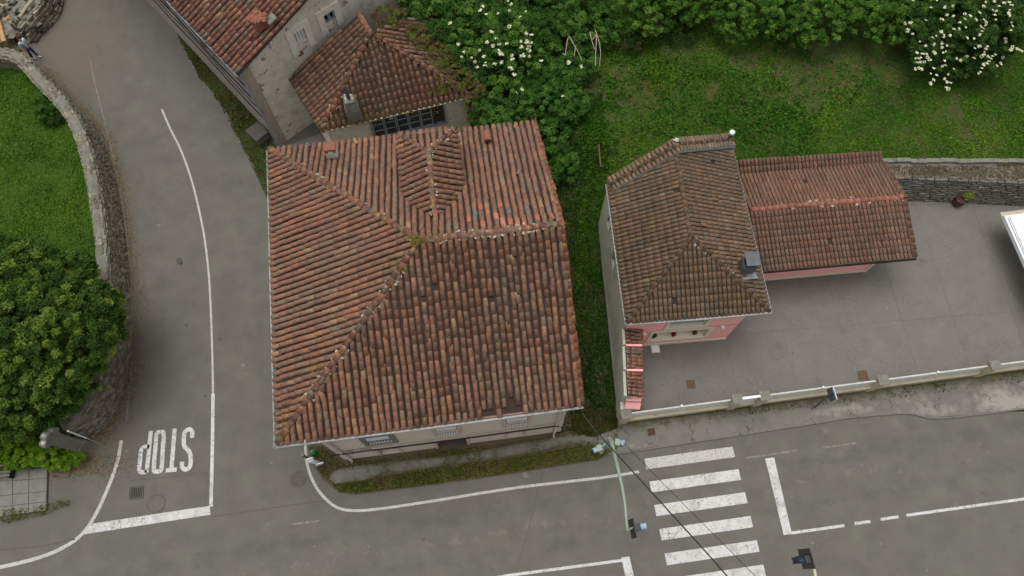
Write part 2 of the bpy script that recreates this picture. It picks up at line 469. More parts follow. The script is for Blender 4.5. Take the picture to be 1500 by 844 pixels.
class Roof:
    def __init__(s, parent, pal, m, pitch=.27, exp=.38, ln=.46, wid=1.0, hgt=1.0, seed=1, sag=.05, bed='tile_bed'):
        s.parent = parent; s.pal = pal; s.m = m; s.pitch = pitch; s.exp = exp; s.ln = ln; s.wid = wid; s.hgt = hgt
        s.r = np.random.default_rng(seed); s.M = []; s.C = []; s.sag = sag; s.seed = seed; s.bedmb = MB()
        s.RM = []; s.RC = []
    def dz(s, x, y): return (fbm(x, y, s.seed, 3.2) - .5) * s.sag * 2
    even = False; rmat = 'ridge'
    def plane(s, poly, u=None, holes=(), skip=None, rows=1, lift=0.0):
        """poly: 3d points, first edge poly[0]->poly[1] along the eave unless u is given"""
        P = [Vector(p) for p in poly]
        u = (P[1] - P[0]).normalized() if u is None else Vector(u).normalized()
        n = Vector((0, 0, 0))
        for i in range(len(P)):
            a, b = P[i], P[(i + 1) % len(P)]
            n += Vector(((a.y - b.y) * (a.z + b.z), (a.z - b.z) * (a.x + b.x), (a.x - b.x) * (a.y + b.y)))
        n.normalize()
        if n.z < 0: n = -n
        u = (u - n * u.dot(n)).normalized(); v = n.cross(u)
        if v.z < 0: v = -v; u = -u
        q = [((p - P[0]).dot(u), (p - P[0]).dot(v)) for p in P]
        u0 = min(a for a, b in q); u1 = max(a for a, b in q)
        nc = max(1, round((u1 - u0) / s.pitch)); pt = (u1 - u0) / nc
        for c in range(nc):
            uc = u0 + (c + .5) * pt
            vs = []
            for i in range(len(q)):
                (a, b), (a2, b2) = q[i], q[(i + 1) % len(q)]
                if (a - uc) * (a2 - uc) < 0: vs.append(b + (b2 - b) * (uc - a) / (a2 - a))
            if len(vs) < 2: continue
            v0, v1 = min(vs), max(vs)
            if v1 - v0 < .12: continue
            cf = s.r.uniform(.92, 1.08); ph = s.r.uniform(0, 6.3); off = s.r.uniform(-.01, .01); k = 0
            vv = v0 - .07 + s.r.uniform(-.03, .03) * (not s.even)
            if s.even: vv = min(q, key=lambda k_: k_[1])[1] - .05 + s.exp * max(0, math.floor((v0 - min(b for a, b in q)) / s.exp)); ev0 = v0
            while vv < v1 - .06:
                if s.even and vv + s.ln < v0: vv += s.exp; continue
                if s.even and vv < v0 - .05: st_ = vv; vv = v0 - .05
                else: st_ = None
                L_ = min(s.ln * (s.r.uniform(.95, 1.05) if not s.even else 1) - ((vv - st_) if st_ is not None else 0), v1 + .04 - vv)
                if L_ < .05: vv = (st_ if st_ is not None else vv) + s.exp; continue
                wob = (off + .016 * math.sin(ph + vv * 1.1) + s.r.normal(0, .007)) * (.25 if s.even else 1)
                yaw = s.r.normal(0, .022 if not s.even else .008)
                if s.r.random() < .012: yaw += s.r.normal(0, .12)
                p = P[0] + u * (uc + wob) + v * vv
                if skip and skip(p.x, p.y): vv = (st_ if st_ is not None else vv) + s.exp; continue
                if s.r.random() < .002: vv = (st_ if st_ is not None else vv) + s.exp; continue
                d = float(s.dz(p.x, p.y)) + lift
                slope = Vector(v); dn = .030 + s.r.normal(0, .004)
                x_ = (u * math.cos(yaw) + v * math.sin(yaw)); y_ = (v * math.cos(yaw) - u * math.sin(yaw))
                y2 = (y_ - n * ((.024 if not s.even else .042) / s.ln)).normalized()
                z_ = x_.cross(y2)
                if z_.dot(n) < 0: x_ = -x_; z_ = x_.cross(y2)
                s.C.append(cf); wv = s.wid * s.r.uniform(.93, 1.07)
                o = p + n * dn + Vector((0, 0, d))
                s.M.append([[x_.x * wv, y2.x * L_, z_.x * s.hgt, o.x], [x_.y * wv, y2.y * L_, z_.y * s.hgt, o.y],
                            [x_.z * wv, y2.z * L_, z_.z * s.hgt, o.z], [0, 0, 0, 1]])
                vv = (st_ if st_ is not None else vv) + s.exp * (s.r.uniform(.94, 1.06) if not s.even else 1); k += 1
        # bed under the tiles: a thin slab
        t = .07; m_ = len(P)
        s.bedmb.add([p - n * .035 + Vector((0, 0, lift)) for p in P] + [p - n * (.035 + t) + Vector((0, 0, lift)) for p in P],
                    [tuple(range(m_)), tuple(reversed(range(m_, 2 * m_)))] + [(i, m_ + i, m_ + (i + 1) % m_, (i + 1) % m_) for i in range(m_)])
        return n
    def ridge(s, a, b, lift=.05, wid=1.35, exp=.36, mort=.6, msize=.07, pal=None):
        a = Vector(a); b = Vector(b); d = b - a; Ln = d.length; y = d.normalized(); k = 0
        side = Vector((y.y, -y.x, 0)).normalized(); z = side.cross(y)
        if z.z < 0: side = -side; z = side.cross(y)
        t = 0.0
        cc = pick(pal or s.pal, int(Ln / exp) + 3, s.r)
        mo = getattr(s, 'mort', None) or MB(); s.mort = mo
        while t < Ln - .05:
            L_ = min(.44, Ln - t + .05)
            p = a + y * t + side * s.r.normal(0, .012)
            dd = float(s.dz(p.x, p.y))
            yw = s.r.normal(0, .03); x_ = side * math.cos(yw) + y * math.sin(yw); y_ = y * math.cos(yw) - side * math.sin(yw)
            y_ = (y_ - z * .05).normalized(); z_ = x_.cross(y_)
            o = p + z * lift + Vector((0, 0, dd))
            wv = wid * s.r.uniform(.93, 1.07)
            s.RM.append([[x_.x * wv, y_.x * L_, z_.x * 1.15, o.x], [x_.y * wv, y_.y * L_, z_.y * 1.15, o.y], [x_.z * wv, y_.z * L_, z_.z * 1.15, o.z], [0, 0, 0, 1]])
            s.RC.append(cc[k]); k += 1; t += exp
        for _ in range(int(Ln * 16 * mort)):
            t = s.r.uniform(0, Ln); q = s.r.choice([-1, 1]) * s.r.uniform(.08, .22) * wid / 1.35
            if vnoise(t, self_h(a.x), 3, 1.3) < .42: continue
            p = a + y * t + side * q; p.z += .035 + float(s.dz(p.x, p.y)) - abs(q) * .2
            mo.blob(p, s.r.uniform(.3, 1.0) * msize, 1, (1.3, 1.3, .45), .45)
    def finish(s, nparts=300, ridge_name='ridge_tile'):
        V, F = unit_tile(); M_ = np.array(s.M); N = len(M_)
        xy = M_[:, :2, 3]
        C = pick(s.pal, N, s.r)
        g = fbm(xy[:, 0], xy[:, 1], s.seed + 20, 3.4)[:, None]; g2 = fbm(xy[:, 0], xy[:, 1], s.seed + 30, 2.1)[:, None]
        C = C * (1.0 + (g - .5) * .5) * np.array(s.C)[:, None]
        lum = C.mean(1, keepdims=True)
        k_ = np.clip((g2 - .55) * 1.8, 0, .4); C = C * (1 - k_) + lum * np.array([1.12, 1.0, .80]) * k_          # lichen greyed areas
        k_ = np.clip((.42 - g2) * 1.6, 0, .5); C = C * (1 + k_ * np.array([.45, .25, .05]))
        if s.pal is PAL_RED: C = (C * .66 + C.mean(0) * .34) * np.array([.97, 1.06, 1.03])
        if getattr(s, 'recolor', None): C = s.recolor(xy, C, s.r)
        # what shows largest: facing the camera and near it
        pos = M_[:, :3, 3]; nz = M_[:, :3, 2]; vd = np.array([0, 0, H]) - pos; ds = np.linalg.norm(vd, axis=1)
        px_ = np.einsum('ij,ij->i', nz, vd) / ds ** 3 * np.linalg.norm(M_[:, :3, 1], axis=1) * np.linalg.norm(M_[:, :3, 0], axis=1)
        # only those inside the frame
        rel = (pos - np.array([0, 0, H])) @ RM
        sx = 750 - FPX * rel[:, 0] / rel[:, 2]; sy = 422 + FPX * rel[:, 1] / rel[:, 2]
        inside = (sx > 0) & (sx < 1500) & (sy > 0) & (sy < 844)
        order = np.argsort(-(px_ * np.where(inside, 1, .01)))
        big = set(order[:nparts].tolist())
        me = tile_mesh('roof_tile', V, F, s.m)
        o0 = ORG[s.parent.name]
        inv = Matrix.Translation(-o0)
        for i in sorted(big):
            o = bpy.data.objects.new('roof_tile', me); col.objects.link(o); o.parent = s.parent
            o.matrix_local = inv @ Matrix(M_[i].tolist()); o.color = (*C[i].tolist(), 1)
        rest = [i for i in range(N) if i not in big]
        if rest:
            MM = M_[rest]; Vh = np.c_[V, np.ones(len(V))]
            W = np.einsum('nij,vj->nvi', MM, Vh)[:, :, :3].reshape(-1, 3)
            FF = (F[None] + (np.arange(len(rest)) * len(V))[:, None, None]).reshape(-1, 4)
            tn = np.repeat(C[rest], len(V), axis=0)
            o = mesh_np('roof_tiles', W, FF, s.m, tn, s.parent, smooth=True); o['kind'] = 'stuff'
        if s.bedmb.v: s.bedmb.build('roof', 'tile_bed', s.parent)
        if s.RM:
            me2 = tile_mesh(ridge_name, V, F, s.rmat)
            for mm, cc in zip(s.RM, s.RC):
                o = bpy.data.objects.new(ridge_name, me2); col.objects.link(o); o.parent = s.parent
                o.matrix_local = inv @ Matrix(mm); o.color = (*[float(q) for q in cc], 1)
            if s.mort.v:
                s.mort.build('ridge_mortar', 'mortar', s.parent, smooth=True)['kind'] = 'stuff'


def self_h(x): return (x * 12.9898) % 7.0


# ------------------------------------------------------------------ foliage
def leaves(name, P, size, C, m='leaf', parent=None, up=.6, out=None, loc=(0, 0, 0), asp=.55):
    n = len(P)
    d = rng.normal(size=(n, 3)); d /= np.linalg.norm(d, axis=1)[:, None]
    if out is not None: d = d + out * 1.1
    d[:, 2] += up; d /= np.linalg.norm(d, axis=1)[:, None]
    t = rng.normal(size=(n, 3)); t -= d * np.sum(t * d, axis=1)[:, None]; t /= np.linalg.norm(t, axis=1)[:, None]
    b = np.cross(d, t); s_ = (size * rng.uniform(.7, 1.3, n))[:, None]
    a1 = P + t * s_ * .6; a2 = P - t * s_ * .4
    b1 = P + b * s_ * asp * .5 + d * s_ * .06; b2 = P - b * s_ * asp * .5 + d * s_ * .06
    V = np.stack([a2, b1, a1, b2], 1).reshape(-1, 3); F = np.arange(n * 4).reshape(n, 4)
    return mesh_np(name, V, F, m, np.repeat(C, 4, axis=0), parent, loc)


def clump_points(blobs, nclump, rcl, per, seed=0, lo=-.35):
    """clumps on the upper shells of ellipsoids -> leaf points, outward directions, clump ids"""
    r = np.random.default_rng(seed)
    vol = np.array([b[1][0] * b[1][1] for b in blobs]); vol = vol / vol.sum()
    cs = []
    for (c, R), q in zip(blobs, vol):
        k = int(nclump * q) + 1
        d = r.normal(size=(k * 3, 3)); d /= np.linalg.norm(d, axis=1)[:, None]; d = d[d[:, 2] > lo][:k]
        rad_ = r.uniform(.72, 1.03, (len(d), 1))
        cs.append(np.array(c) + d * np.array(R) * rad_)
    cs = np.concatenate(cs); k = len(cs)
    cr = rcl * r.uniform(.55, 1.35, k)
    ids = np.repeat(np.arange(k), per)
    d = r.normal(size=(k * per, 3)); d /= np.linalg.norm(d, axis=1)[:, None]; d[:, 2] = np.abs(d[:, 2]) * .9 - .15
    P = cs[ids] + d * cr[ids][:, None] * r.uniform(.45, 1.05, (k * per, 1)) * np.array([1, 1, .75])
    return P, d, ids, k, cs


def tone(ids, k, pal, seed=0, leafvar=.25):
    r = np.random.default_rng(seed)
    pal = np.array(pal); a = r.random(k) ** 1.2
    f = a * (len(pal) - 1); i = np.floor(f).astype(int).clip(0, len(pal) - 2); t = (f - i)[:, None]
    cc = pal[i] * (1 - t) + pal[i + 1] * t
    C = cc[ids] * r.uniform(1 - leafvar, 1 + leafvar * 1.3, (len(ids), 1))
    return C


def trunk(parent, base, top, r0=.18, r1=.06, limbs=5, spread=1.5, seed=0, m='bark'):
    r = random.Random(seed); base = Vector(base); top = Vector(top); mb = MB()
    pts = [base + (top - base) * t + Vector((r.uniform(-.08, .08), r.uniform(-.08, .08), 0)) * (t > 0) for t in (0, .25, .5, .75, 1)]
    mb.tube(pts, [r0, r0 * .8, r0 * .65, r0 * .5, r1], 8)
    mb.build('trunk', m, parent, smooth=True)
    for i in range(limbs):
        a = 2 * PI * i / limbs + r.uniform(-.4, .4); s = base + (top - base) * r.uniform(.35, .8)
        e = s + Vector((math.cos(a) * spread, math.sin(a) * spread, spread * r.uniform(.4, .9)))
        mid = (s + e) / 2 + Vector((0, 0, -.1)); MB().tube([s, mid, e], [r0 * .45, r0 * .3, .02], 6).build('limb', m, parent, smooth=True)


G_DARK = [(.018, .050, .009), (.034, .088, .014), (.060, .135, .020), (.105, .19, .032)]
G_TREE = [(.018, .042, .008), (.036, .074, .012), (.070, .122, .019), (.13, .185, .030)]
G_YEL = [(.07, .15, .010), (.11, .20, .014), (.17, .26, .02)]
G_HEDGE = [(.026, .072, .010), (.044, .110, .014), (.075, .155, .022), (.115, .20, .032)]


def pxl(pts, z=0.0): return [at(a, b, z) for a, b in pts]


def smooth(pts, k=6):
    """Catmull-Rom through the points"""
    P = [Vector(p) for p in pts]; P = [P[0] * 2 - P[1]] + P + [P[-1] * 2 - P[-2]]; out = []
    for i in range(1, len(P) - 2):
        for j in range(k):
            t = j / k
            out.append(.5 * ((2 * P[i]) + (P[i + 1] - P[i - 1]) * t + (2 * P[i - 1] - 5 * P[i] + 4 * P[i + 1] - P[i + 2]) * t * t
                             + (3 * P[i] - P[i - 1] - 3 * P[i + 1] + P[i + 2]) * t ** 3))
    return out + [P[-2]]


# ================================================================== GROUND, ROADS
MB().add([(-300, -300, -.08), (300, -300, -.08), (300, 300, -.08), (-300, 300, -.08)], [(0, 1, 2, 3)]).build('ground', 'grass_ground')['kind'] = 'structure'

WALLBASE = [(-60, 92), (0, 96), (45, 100), (70, 112), (98, 143), (125, 170), (145, 198), (158, 228), (168, 262), (176, 300), (184, 350), (189, 400),
            (191, 450), (191, 505), (185, 555), (172, 598), (152, 628), (128, 645)]
wb = smooth(pxl(WALLBASE), 4)
wbl = [(p.x, p.y) for p in wb]
edgeR = [(-pp[0], pp[1]) for pp in ()]
main_dir = (at(1100, 636) - at(900, 668)).normalized(); mp0 = at(900, 668); mnv = Vector((-main_dir.y, main_dir.x, 0))


def side_dirt(x, y):
    d = dline(x, y, wbl)
    q = np.clip(1 - d / 1.3, 0, 1) * .75
    # sandy yard mouth by the wooden gates
    c = at(95, 75); q2 = .72 * np.clip(1.05 - np.hypot((x - c.x) / 5.2, (y - c.y) / 7.5), 0, 1)
    c = at(140, 640); q3 = np.clip(1 - np.hypot((x - c.x) / 2.6, (y - c.y) / 2.0), 0, 1) * 1.1
    return np.maximum(np.maximum(q, q2), q3)


def main_track(x, y):
    v = (x - mp0.x) * mnv.x + (y - mp0.y) * mnv.y
    v = -v
    return v


def s_pale(x, y):
    c = at(400, 775); c2 = at(250, 800)
    return np.clip(.75 - np.hypot((x - c.x) / 2.5, (y - c.y) / .8), 0, 1) * .8 + np.clip(.6 - np.hypot((x - c2.x) / 5, (y - c2.y) / .7), 0, 1) * .6


_cl = [tuple(p[:2]) for p in smooth(pxl([(200, 40), (237, 160), (265, 220), (291, 305), (306, 405), (311, 520), (310, 700), (309, 800)]), 4)]


def side_track(x, y):
    d = dline(x, y, _cl)
    return -.2 + .45 * np.exp(-((d - .75) / .35) ** 2) + .5 * np.exp(-((d - 2.35) / .4) ** 2)


sheet('side_road', [(-70, -3), (3, -3), (3, 12), (-8, 14), (-8, 45), (-70, 45)], 0.0, 'asphalt', .45,
      {'dirt': side_dirt, 'pale': lambda x, y: x * 0 - .3, 'dark': side_track})


def m_dark(x, y):
    v = main_track(x, y)
    return -.15 + .62 * np.exp(-((v - 1.6) / .55) ** 2) + .55 * np.exp(-((v - 3.4) / .5) ** 2) + .45 * np.exp(-((v - 6.1) / .5) ** 2)


def m_pale(x, y):
    v = main_track(x, y)
    return .22 + s_pale(x, y) + .40 * np.exp(-((v - 2.5) / .5) ** 2) + .42 * np.exp(-((v - .3) / .35) ** 2) * (x > 8) + .3 * np.exp(-((v - 4.7) / .5) ** 2) - .35


A0, A1 = at(-120, 822), at(300, 756)
sheet('main_road', [(at(-400, 880).x, at(-400, 880).y), (at(-400, 880).x, -13), (46, -13), (at(1900, 530).x, at(1900, 530).y)] +
      [(p.x, p.y) for p in pxl([(1500, 603), (1310, 606), (1190, 620), (1100, 634), (900, 664), (880, 670), (700, 702), (500, 722), (475, 734), (309, 752), (122, 783), (0, 800)])],
      0.004, 'asphalt', .45, {'dirt': lambda x, y: x * 0 - .5, 'pale': m_pale, 'dark': m_dark})


def paintline(name, pts, wd, m='paint', z=.010, label=None, sm=True):
    P = pxl(pts, z); P = smooth(P, 4) if sm and len(P) > 2 else P
    if len(P) == 2:
        k = 6; P = [P[0] + (P[1] - P[0]) * (i / k) for i in range(k + 1)]
    o = MB().ribbon(P, wd).build(name, m, loc=P[0]); o['kind'] = 'structure'; return o


paintline('centre_line', [(237, 160), (250, 190), (265, 220), (280, 262), (291, 305), (300, 352), (306, 405), (309, 460), (311, 520), (312, 577)], .10, 'paint_worn', .006)
paintline('centre_line', [(312, 577), (311, 660), (309, 742)], .16, 'paint', .006)
paintline('edge_line', [(132, 88), (138, 118), (150, 165), (160, 205), (170, 250), (180, 305), (187, 365), (191, 430), (193, 500), (191, 560), (185, 620)], .06, 'paint_faint', .006)
paintline('edge_line', [(178, 645), (171, 680), (158, 715), (142, 750), (124, 778), (100, 798), (60, 816), (0, 831), (-60, 842)], .16, 'paint_worn', .011)
paintline('edge_line', [(446, 622), (447, 650), (450, 680), (460, 708), (475, 729), (495, 744), (520, 748), (560, 745), (640, 733), (760, 714), (880, 700), (936, 691)], .12, 'paint_worn', .012)
for a, b in (((427, 768), (468, 763)), ((1093, 671), (1168, 660)), ((1205, 656), (1255, 649))):
    paintline('edge_line', [a, b], .09, 'paint_faint', .012)
paintline('lane_line', [(1158, 781), (1237, 770)], .12, 'paint', .012)
paintline('lane_line', [(1252, 767), (1275, 764)], .12, 'paint', .012)
paintline('lane_line', [(1290, 761), (1316, 757)], .12, 'paint', .012)
paintline('lane_line', [(1328, 755), (1420, 742), (1500, 731), (1900, 675)], .12, 'paint', .012)
paintline('lane_line', [(400, 905), (745, 843), (911, 821)], .12, 'paint', .012, sm=False)


def quadmark(name, q, m='paint', z=.014):
    o = MB().add(pxl(q, z), [(0, 1, 2, 3)]).build(name, m, loc=at(*q[0], z)); o['kind'] = 'structure'; return o


quadmark('stop_line', [(122, 783), (309, 754), (307, 741), (136, 767)], z=.008 + .009)
quadmark('stop_line', [(1148, 784), (1160, 782), (1134, 670), (1121, 672)])
quadmark('stop_line', [(930, 905), (942, 903), (922, 815), (910, 817)])
zl = at(944, 672, .014); zr = at(1067, 655, .014)
zu = (zr - zl).normalized(); zn = Vector((zu.y, -zu.x, 0)); k0 = [0, 1.05, 2.10, 3.15, 4.20, 5.23, 6.27, 7.3]
for k, t in enumerate(k0):
    a = zl + zn * t + zu * .012 * k; L_ = 4.22 + random.uniform(-.03, .03)
    q = [a, a + zn * .49, a + zn * .49 + zu * L_, a + zu * L_]
    MB().add(q, [(0, 1, 2, 3)]).build('crosswalk_stripe', 'paint' if k else 'paint_worn', loc=q[0])['kind'] = 'structure'


# the word STOP, upside down for the drone, right way up for drivers coming down the side road
def letter(name, quad, strokes, wd=.17):
    q = [at(a / 3.125, 600 + b / 3.125, .016) for a, b in quad]       # TR, TL, BL, BR of the printed shape as photographed
    mb = MB()
    for s, sm in strokes:
        pts = []
        for (x, y) in s:      # x right, y up in the upright letter; rotated by 180 degrees here
            a = q[0] + (q[1] - q[0]) * x; b = q[3] + (q[2] - q[3]) * x
            pts.append(a + (b - a) * y)
        P = smooth(pts, 5) if sm else pts
        mb.ribbon(P, wd)
    o = mb.build(name, 'paint_worn' if False else 'paint', loc=q[0]); o['kind'] = 'structure'


_e = .13
letter('stop_lettering', [(888, 83), (840, 85), (824, 283), (876, 280)],
       [([(_e, .24), (_e, .12), (.3, .045), (.6, .045), (1 - _e, .12), (1 - _e, .30), (.78, .42), (.3, .56), (_e, .70), (_e, .88), (.35, .955), (.65, .955), (1 - _e, .88), (1 - _e, .78)], True)], .195)
letter('stop_lettering', [(824, 86), (776, 88), (758, 290), (808, 286)], [([(.5, 0), (.5, .90)], False), ([(0, .945), (.5, .945), (1, .945)], False)], .195)
letter('stop_lettering', [(757, 93), (712, 95), (695, 293), (745, 290)],
       [([(.5, .04), (.2, .06), (_e, .16), (_e, .5), (_e, .84), (.2, .94), (.5, .96), (.8, .94), (1 - _e, .84), (1 - _e, .5), (1 - _e, .16), (.8, .06), (.5, .04)], True)], .195)
letter('stop_lettering', [(697, 97), (650, 100), (628, 300), (677, 296)],
       [([(_e, 0), (_e, .96)], False), ([(_e, .945), (.6, .945), (1 - _e, .88), (1 - _e, .70), (1 - _e, .44), (.6, .37), (_e, .37)], True)], .195)

# stains, a patch repair and sealed cracks
mat('chalky', [(.17, .16, .14), (.145, .138, .12)], 7, rough=.9, bump=.3)
rs_ = random.Random(5)
for (px, py, r_, m_) in ((262, 383, .16, 'stain'), (266, 386, .10, 'stain'), (317, 260, .05, 'stain'), (273, 477, .07, 'stain'), (322, 497, .09, 'stain'), (232, 330, .09, 'chalky'), (357, 535, .10, 'chalky'), (360, 548, .06, 'chalky'),
                         (300, 580, .06, 'stain'), (186, 661, .06, 'chalky'), (398, 678, .06, 'chalky'), (212, 446, .05, 'chalky'), (770, 697, .14, 'chalky'), (1262, 680, .05, 'chalky'), (1290, 797, .05, 'chalky'), (1190, 795, .05, 'chalky'),
                         (620, 790, .06, 'stain'), (400, 655, .05, 'chalky'), (1358, 836, .06, 'chalky'), (540, 800, .05, 'chalky'), (250, 250, .05, 'stain'), (243, 282, .04, 'stain'), (460, 800, .05, 'chalky')):
    c = at(px, py, .0125); k_ = 11
    MB().add([c] + [c + Vector((math.cos(a_ * 2 * PI / k_), math.sin(a_ * 2 * PI / k_), 0)) * r_ * rs_.uniform(.55, 1.35) for a_ in range(k_)], [(0, i + 1, (i + 1) % k_ + 1) for i in range(k_)]).build('road_stain', m_, loc=c)['kind'] = 'structure'
# seams and patched joints in the asphalt
mb = MB()
mb.ribbon(pxl([(190, 692 + 12), (240, 700), (303, 692)], .009), .035); mb.ribbon(pxl([(303, 692), (301, 742)], .009), .03)
mb.ribbon(smooth(pxl([(309, 757), (360, 750), (420, 741), (478, 733)], .011), 4), .04)
mb.ribbon(smooth(pxl([(0, 806), (60, 800), (110, 790)], .011), 4), .05)
mb.ribbon(smooth(pxl([(795, 690), (783, 740), (770, 790), (752, 850)], .011), 4), .03)
mb.ribbon(smooth(pxl([(920, 790), (925, 815), (927, 850)], .011), 4), .03)
mb.build('road_seams', 'iron', loc=at(300, 757))['kind'] = 'structure'


def disc(name, px, py, r, z, m, label, cat, rings=True, group=None):
    c = at(px, py, z); t = thing(name, label, cat, c, group)
    MB().lathe(c, [(r * 1.14, 0), (r * 1.14, .012), (r * 1.02, .012), (r * 1.02, .004)], 28).build('frame', 'iron', t)
    b = MB().lathe(c, [(r, 0), (r, .010)], 28)
    for k in range(5):
        b.box((c.x, c.y + (k - 2) * r * .33, z + .012), (r * 1.5 * math.sqrt(1 - ((k - 2) * .33) ** 2), .03, .008))
    b.build('cover', m, t)


disc('manhole_cover', 229, 738, .36, .010, 'asphalt', 'large round manhole cover between the drain grate and the white stop line', 'manhole cover')
disc('manhole_cover', 437, 702, .34, .006, 'iron', 'round manhole cover beside the curved white line at the corner of the large roof', 'manhole cover')


def grate(px, py, sx, sy, z, label, ax=(1, .1), frame='concrete', nb=6, cat='drain grate', bars='iron'):
    c = at(px, py, z); t = thing('drain_grate', label, cat, c)
    A = Vector((ax[0], ax[1], 0)).normalized(); B = Vector((-A.y, A.x, 0))
    MB().box(c + Vector((0, 0, .004)), (sx, sy, .006), ax).build('sump', 'dark', t)
    f = MB()
    for s in (-1, 1):
        f.box(c + B * s * (sy / 2 + .04) + Vector((0, 0, .012)), (sx + .16, .08, .03), ax)
        f.box(c + A * s * (sx / 2 + .04) + Vector((0, 0, .012)), (.08, sy, .03), ax)
    f.build('frame', frame, t)
    for k in range(nb):
        MB().box(c + A * (k - (nb - 1) / 2) * sx / nb + Vector((0, 0, .014)), (sx / nb * .45, sy, .018), ax).build('bar', bars, t)


grate(200, 722, .48, .42, .008, 'square iron drain grate next to the word STOP', frame='stain')

# ------------------------------------------------------------------ pavement on the right and its kerb
PV = [(905, 622), (1000, 610), (1100, 597), (1200, 583), (1300, 568), (1400, 556), (1500, 543), (1900, 487), (1900, 543), (1500, 598), (1420, 608), (1365, 612), (1325, 605), (1240, 612), (1190, 620), (1100, 634), (1000, 649), (900, 664), (870, 660), (830, 640)]


def pv_pale(x, y):
    q = x * 0 - .45
    for (px, py, rx, ry, a) in ((1475, 590, 2.2, .7, 1.2), (1455, 575, 1.4, .5, 1.0), (1370, 603, 2.0, .35, .9), (1250, 600, 1.8, .35, .75), (1210, 606, 1.2, .3, .8),
                                (1330, 585, 2.4, .5, .5), (1560, 575, 3, .8, 1.1), (930, 655, .9, .3, .5), (1020, 640, 1.4, .3, .4)):
        c = at(px, py); q = np.maximum(q, a * (1.15 - np.hypot((x - c.x) / rx, (y - c.y) / ry)))
    return np.clip(q, -.5, 1.1) * .8


def pv_dirt(x, y):
    a = at(905, 618); b = at(1500, 540)
    d = dline(x, y, [(a.x, a.y), (b.x, b.y)])
    return np.clip(1 - d / .75, -.4, 1) * .95


sheet('pavement', [(p.x, p.y) for p in pxl(PV)], .085, 'pavement', .3, {'pale': pv_pale, 'dirt': pv_dirt})
mb = MB()
kl = smooth(pxl([(870, 661), (900, 665), (1000, 650), (1100, 635), (1190, 621), (1240, 613), (1325, 606), (1365, 613), (1420, 609), (1500, 599), (1900, 544)], 0), 5)
for a, b in zip(kl[:-1], kl[1:]):
    d = (b - a); mb.box((a + b) / 2 + Vector((0, 0, .042)), (d.length * .985, .07, .09), (d.x, d.y))
mb.build('kerb', 'pavement', loc=kl[0])['kind'] = 'structure'
grate(954, 633, .36, .34, .088, 'small rusty double drain grate in the pavement just beyond the boundary wall corner', (1, .15), 'pavement', 4, bars='rust')

# ------------------------------------------------------------------ courtyard
a2 = rad(4.9); U2 = Vector((math.cos(a2), math.sin(a2), 0)); V2 = Vector((-math.sin(a2), math.cos(a2), 0)); O2 = Vector((5.15, 10.28, 0))


def h2(u, v, z=0.0): return O2 + U2 * u + V2 * v + Vector((0, 0, z))


ZC = .30
_fa, _fb = at(905, 622), at(1900, 487); _fn = Vector((-(_fb - _fa).y, (_fb - _fa).x, 0)).normalized()
cy = [_fa + _fn * .2, _fb + _fn * .2, h2(25, 11.5), h2(15, 9.5), h2(.1, 6)]
MB().prism([(p.x, p.y) for p in cy], -.02, ZC - .009).build('courtyard', 'joint', loc=cy[0])['kind'] = 'structure'
ct = tag(bpy.data.objects['courtyard'])
cols_u = [-.2, 2.8, 5.6, 8.5, 11.4, 14.55, 17.15, 20.2, 23.2, 26]
rows_v = [-4.2, .3, 3.45, 6.6, 9.6, 12]
cpoly = [((p - O2).dot(U2), (p - O2).dot(V2)) for p in cy]


def clip(poly, a, b, c):
    out = []
    for i in range(len(poly)):
        p, q = poly[i], poly[(i + 1) % len(poly)]; fp = a * p[0] + b * p[1] - c; fq = a * q[0] + b * q[1] - c
        if fp <= 0: out.append(p)
        if fp * fq < 0: t = fp / (fp - fq); out.append((p[0] + (q[0] - p[0]) * t, p[1] + (q[1] - p[1]) * t))
    return out


for i in range(len(cols_u) - 1):
    for j in range(len(rows_v) - 1):
        g = .009; sk = .03 * (i % 3)
        # joints lean a little like the real ones
        P = cpoly
        for cc in ((-1, 0, -(cols_u[i] + g)), (1, 0, cols_u[i + 1] - g), (0.08 if j == 0 else 0.0, -1, -(rows_v[j] + g) + (.08 * 2.8 if j == 0 else 0)), (-.055 * 0, 1, rows_v[j + 1] - g)):
            P = clip(P, *cc)
            if len(P) < 3: break
        if len(P) < 3: continue
        zz = ZC + random.uniform(-.003, .003)
        pts = [h2(a, b) for a, b in P]
        o = MB().prism([(p.x, p.y) for p in pts], ZC - .015, zz).build('paving_panel', 'courtyard', ct)
        o['kind'] = 'structure'


# ------------------------------------------------------------------ the meadow behind, higher than the courtyard
WT = pxl([(1085, 243), (1305, 237), (1400, 237), (1500, 238), (1900, 240)], 2.35)      # line of the wall top
wtx = [p.x for p in WT]; wty = [p.y for p in WT]


def meadow_z(x, y):
    s = np.clip((y - 14.5) / 7.5, 0, 1); s = s * s * (3 - 2 * s)
    e = np.clip((x + 2.5) / 5.0, 0, 1); e = e * e * (3 - 2 * e)
    z = 2.3 * s * e
    z = np.where(x > 6, np.maximum(z, 2.3 * np.clip((x - 6) / 1.0, 0, 1)), z)
    return z + (fbm(x, y, 4, 2.0) - .5) * .22 + np.clip(y - 24, 0, 20) * .03 * e


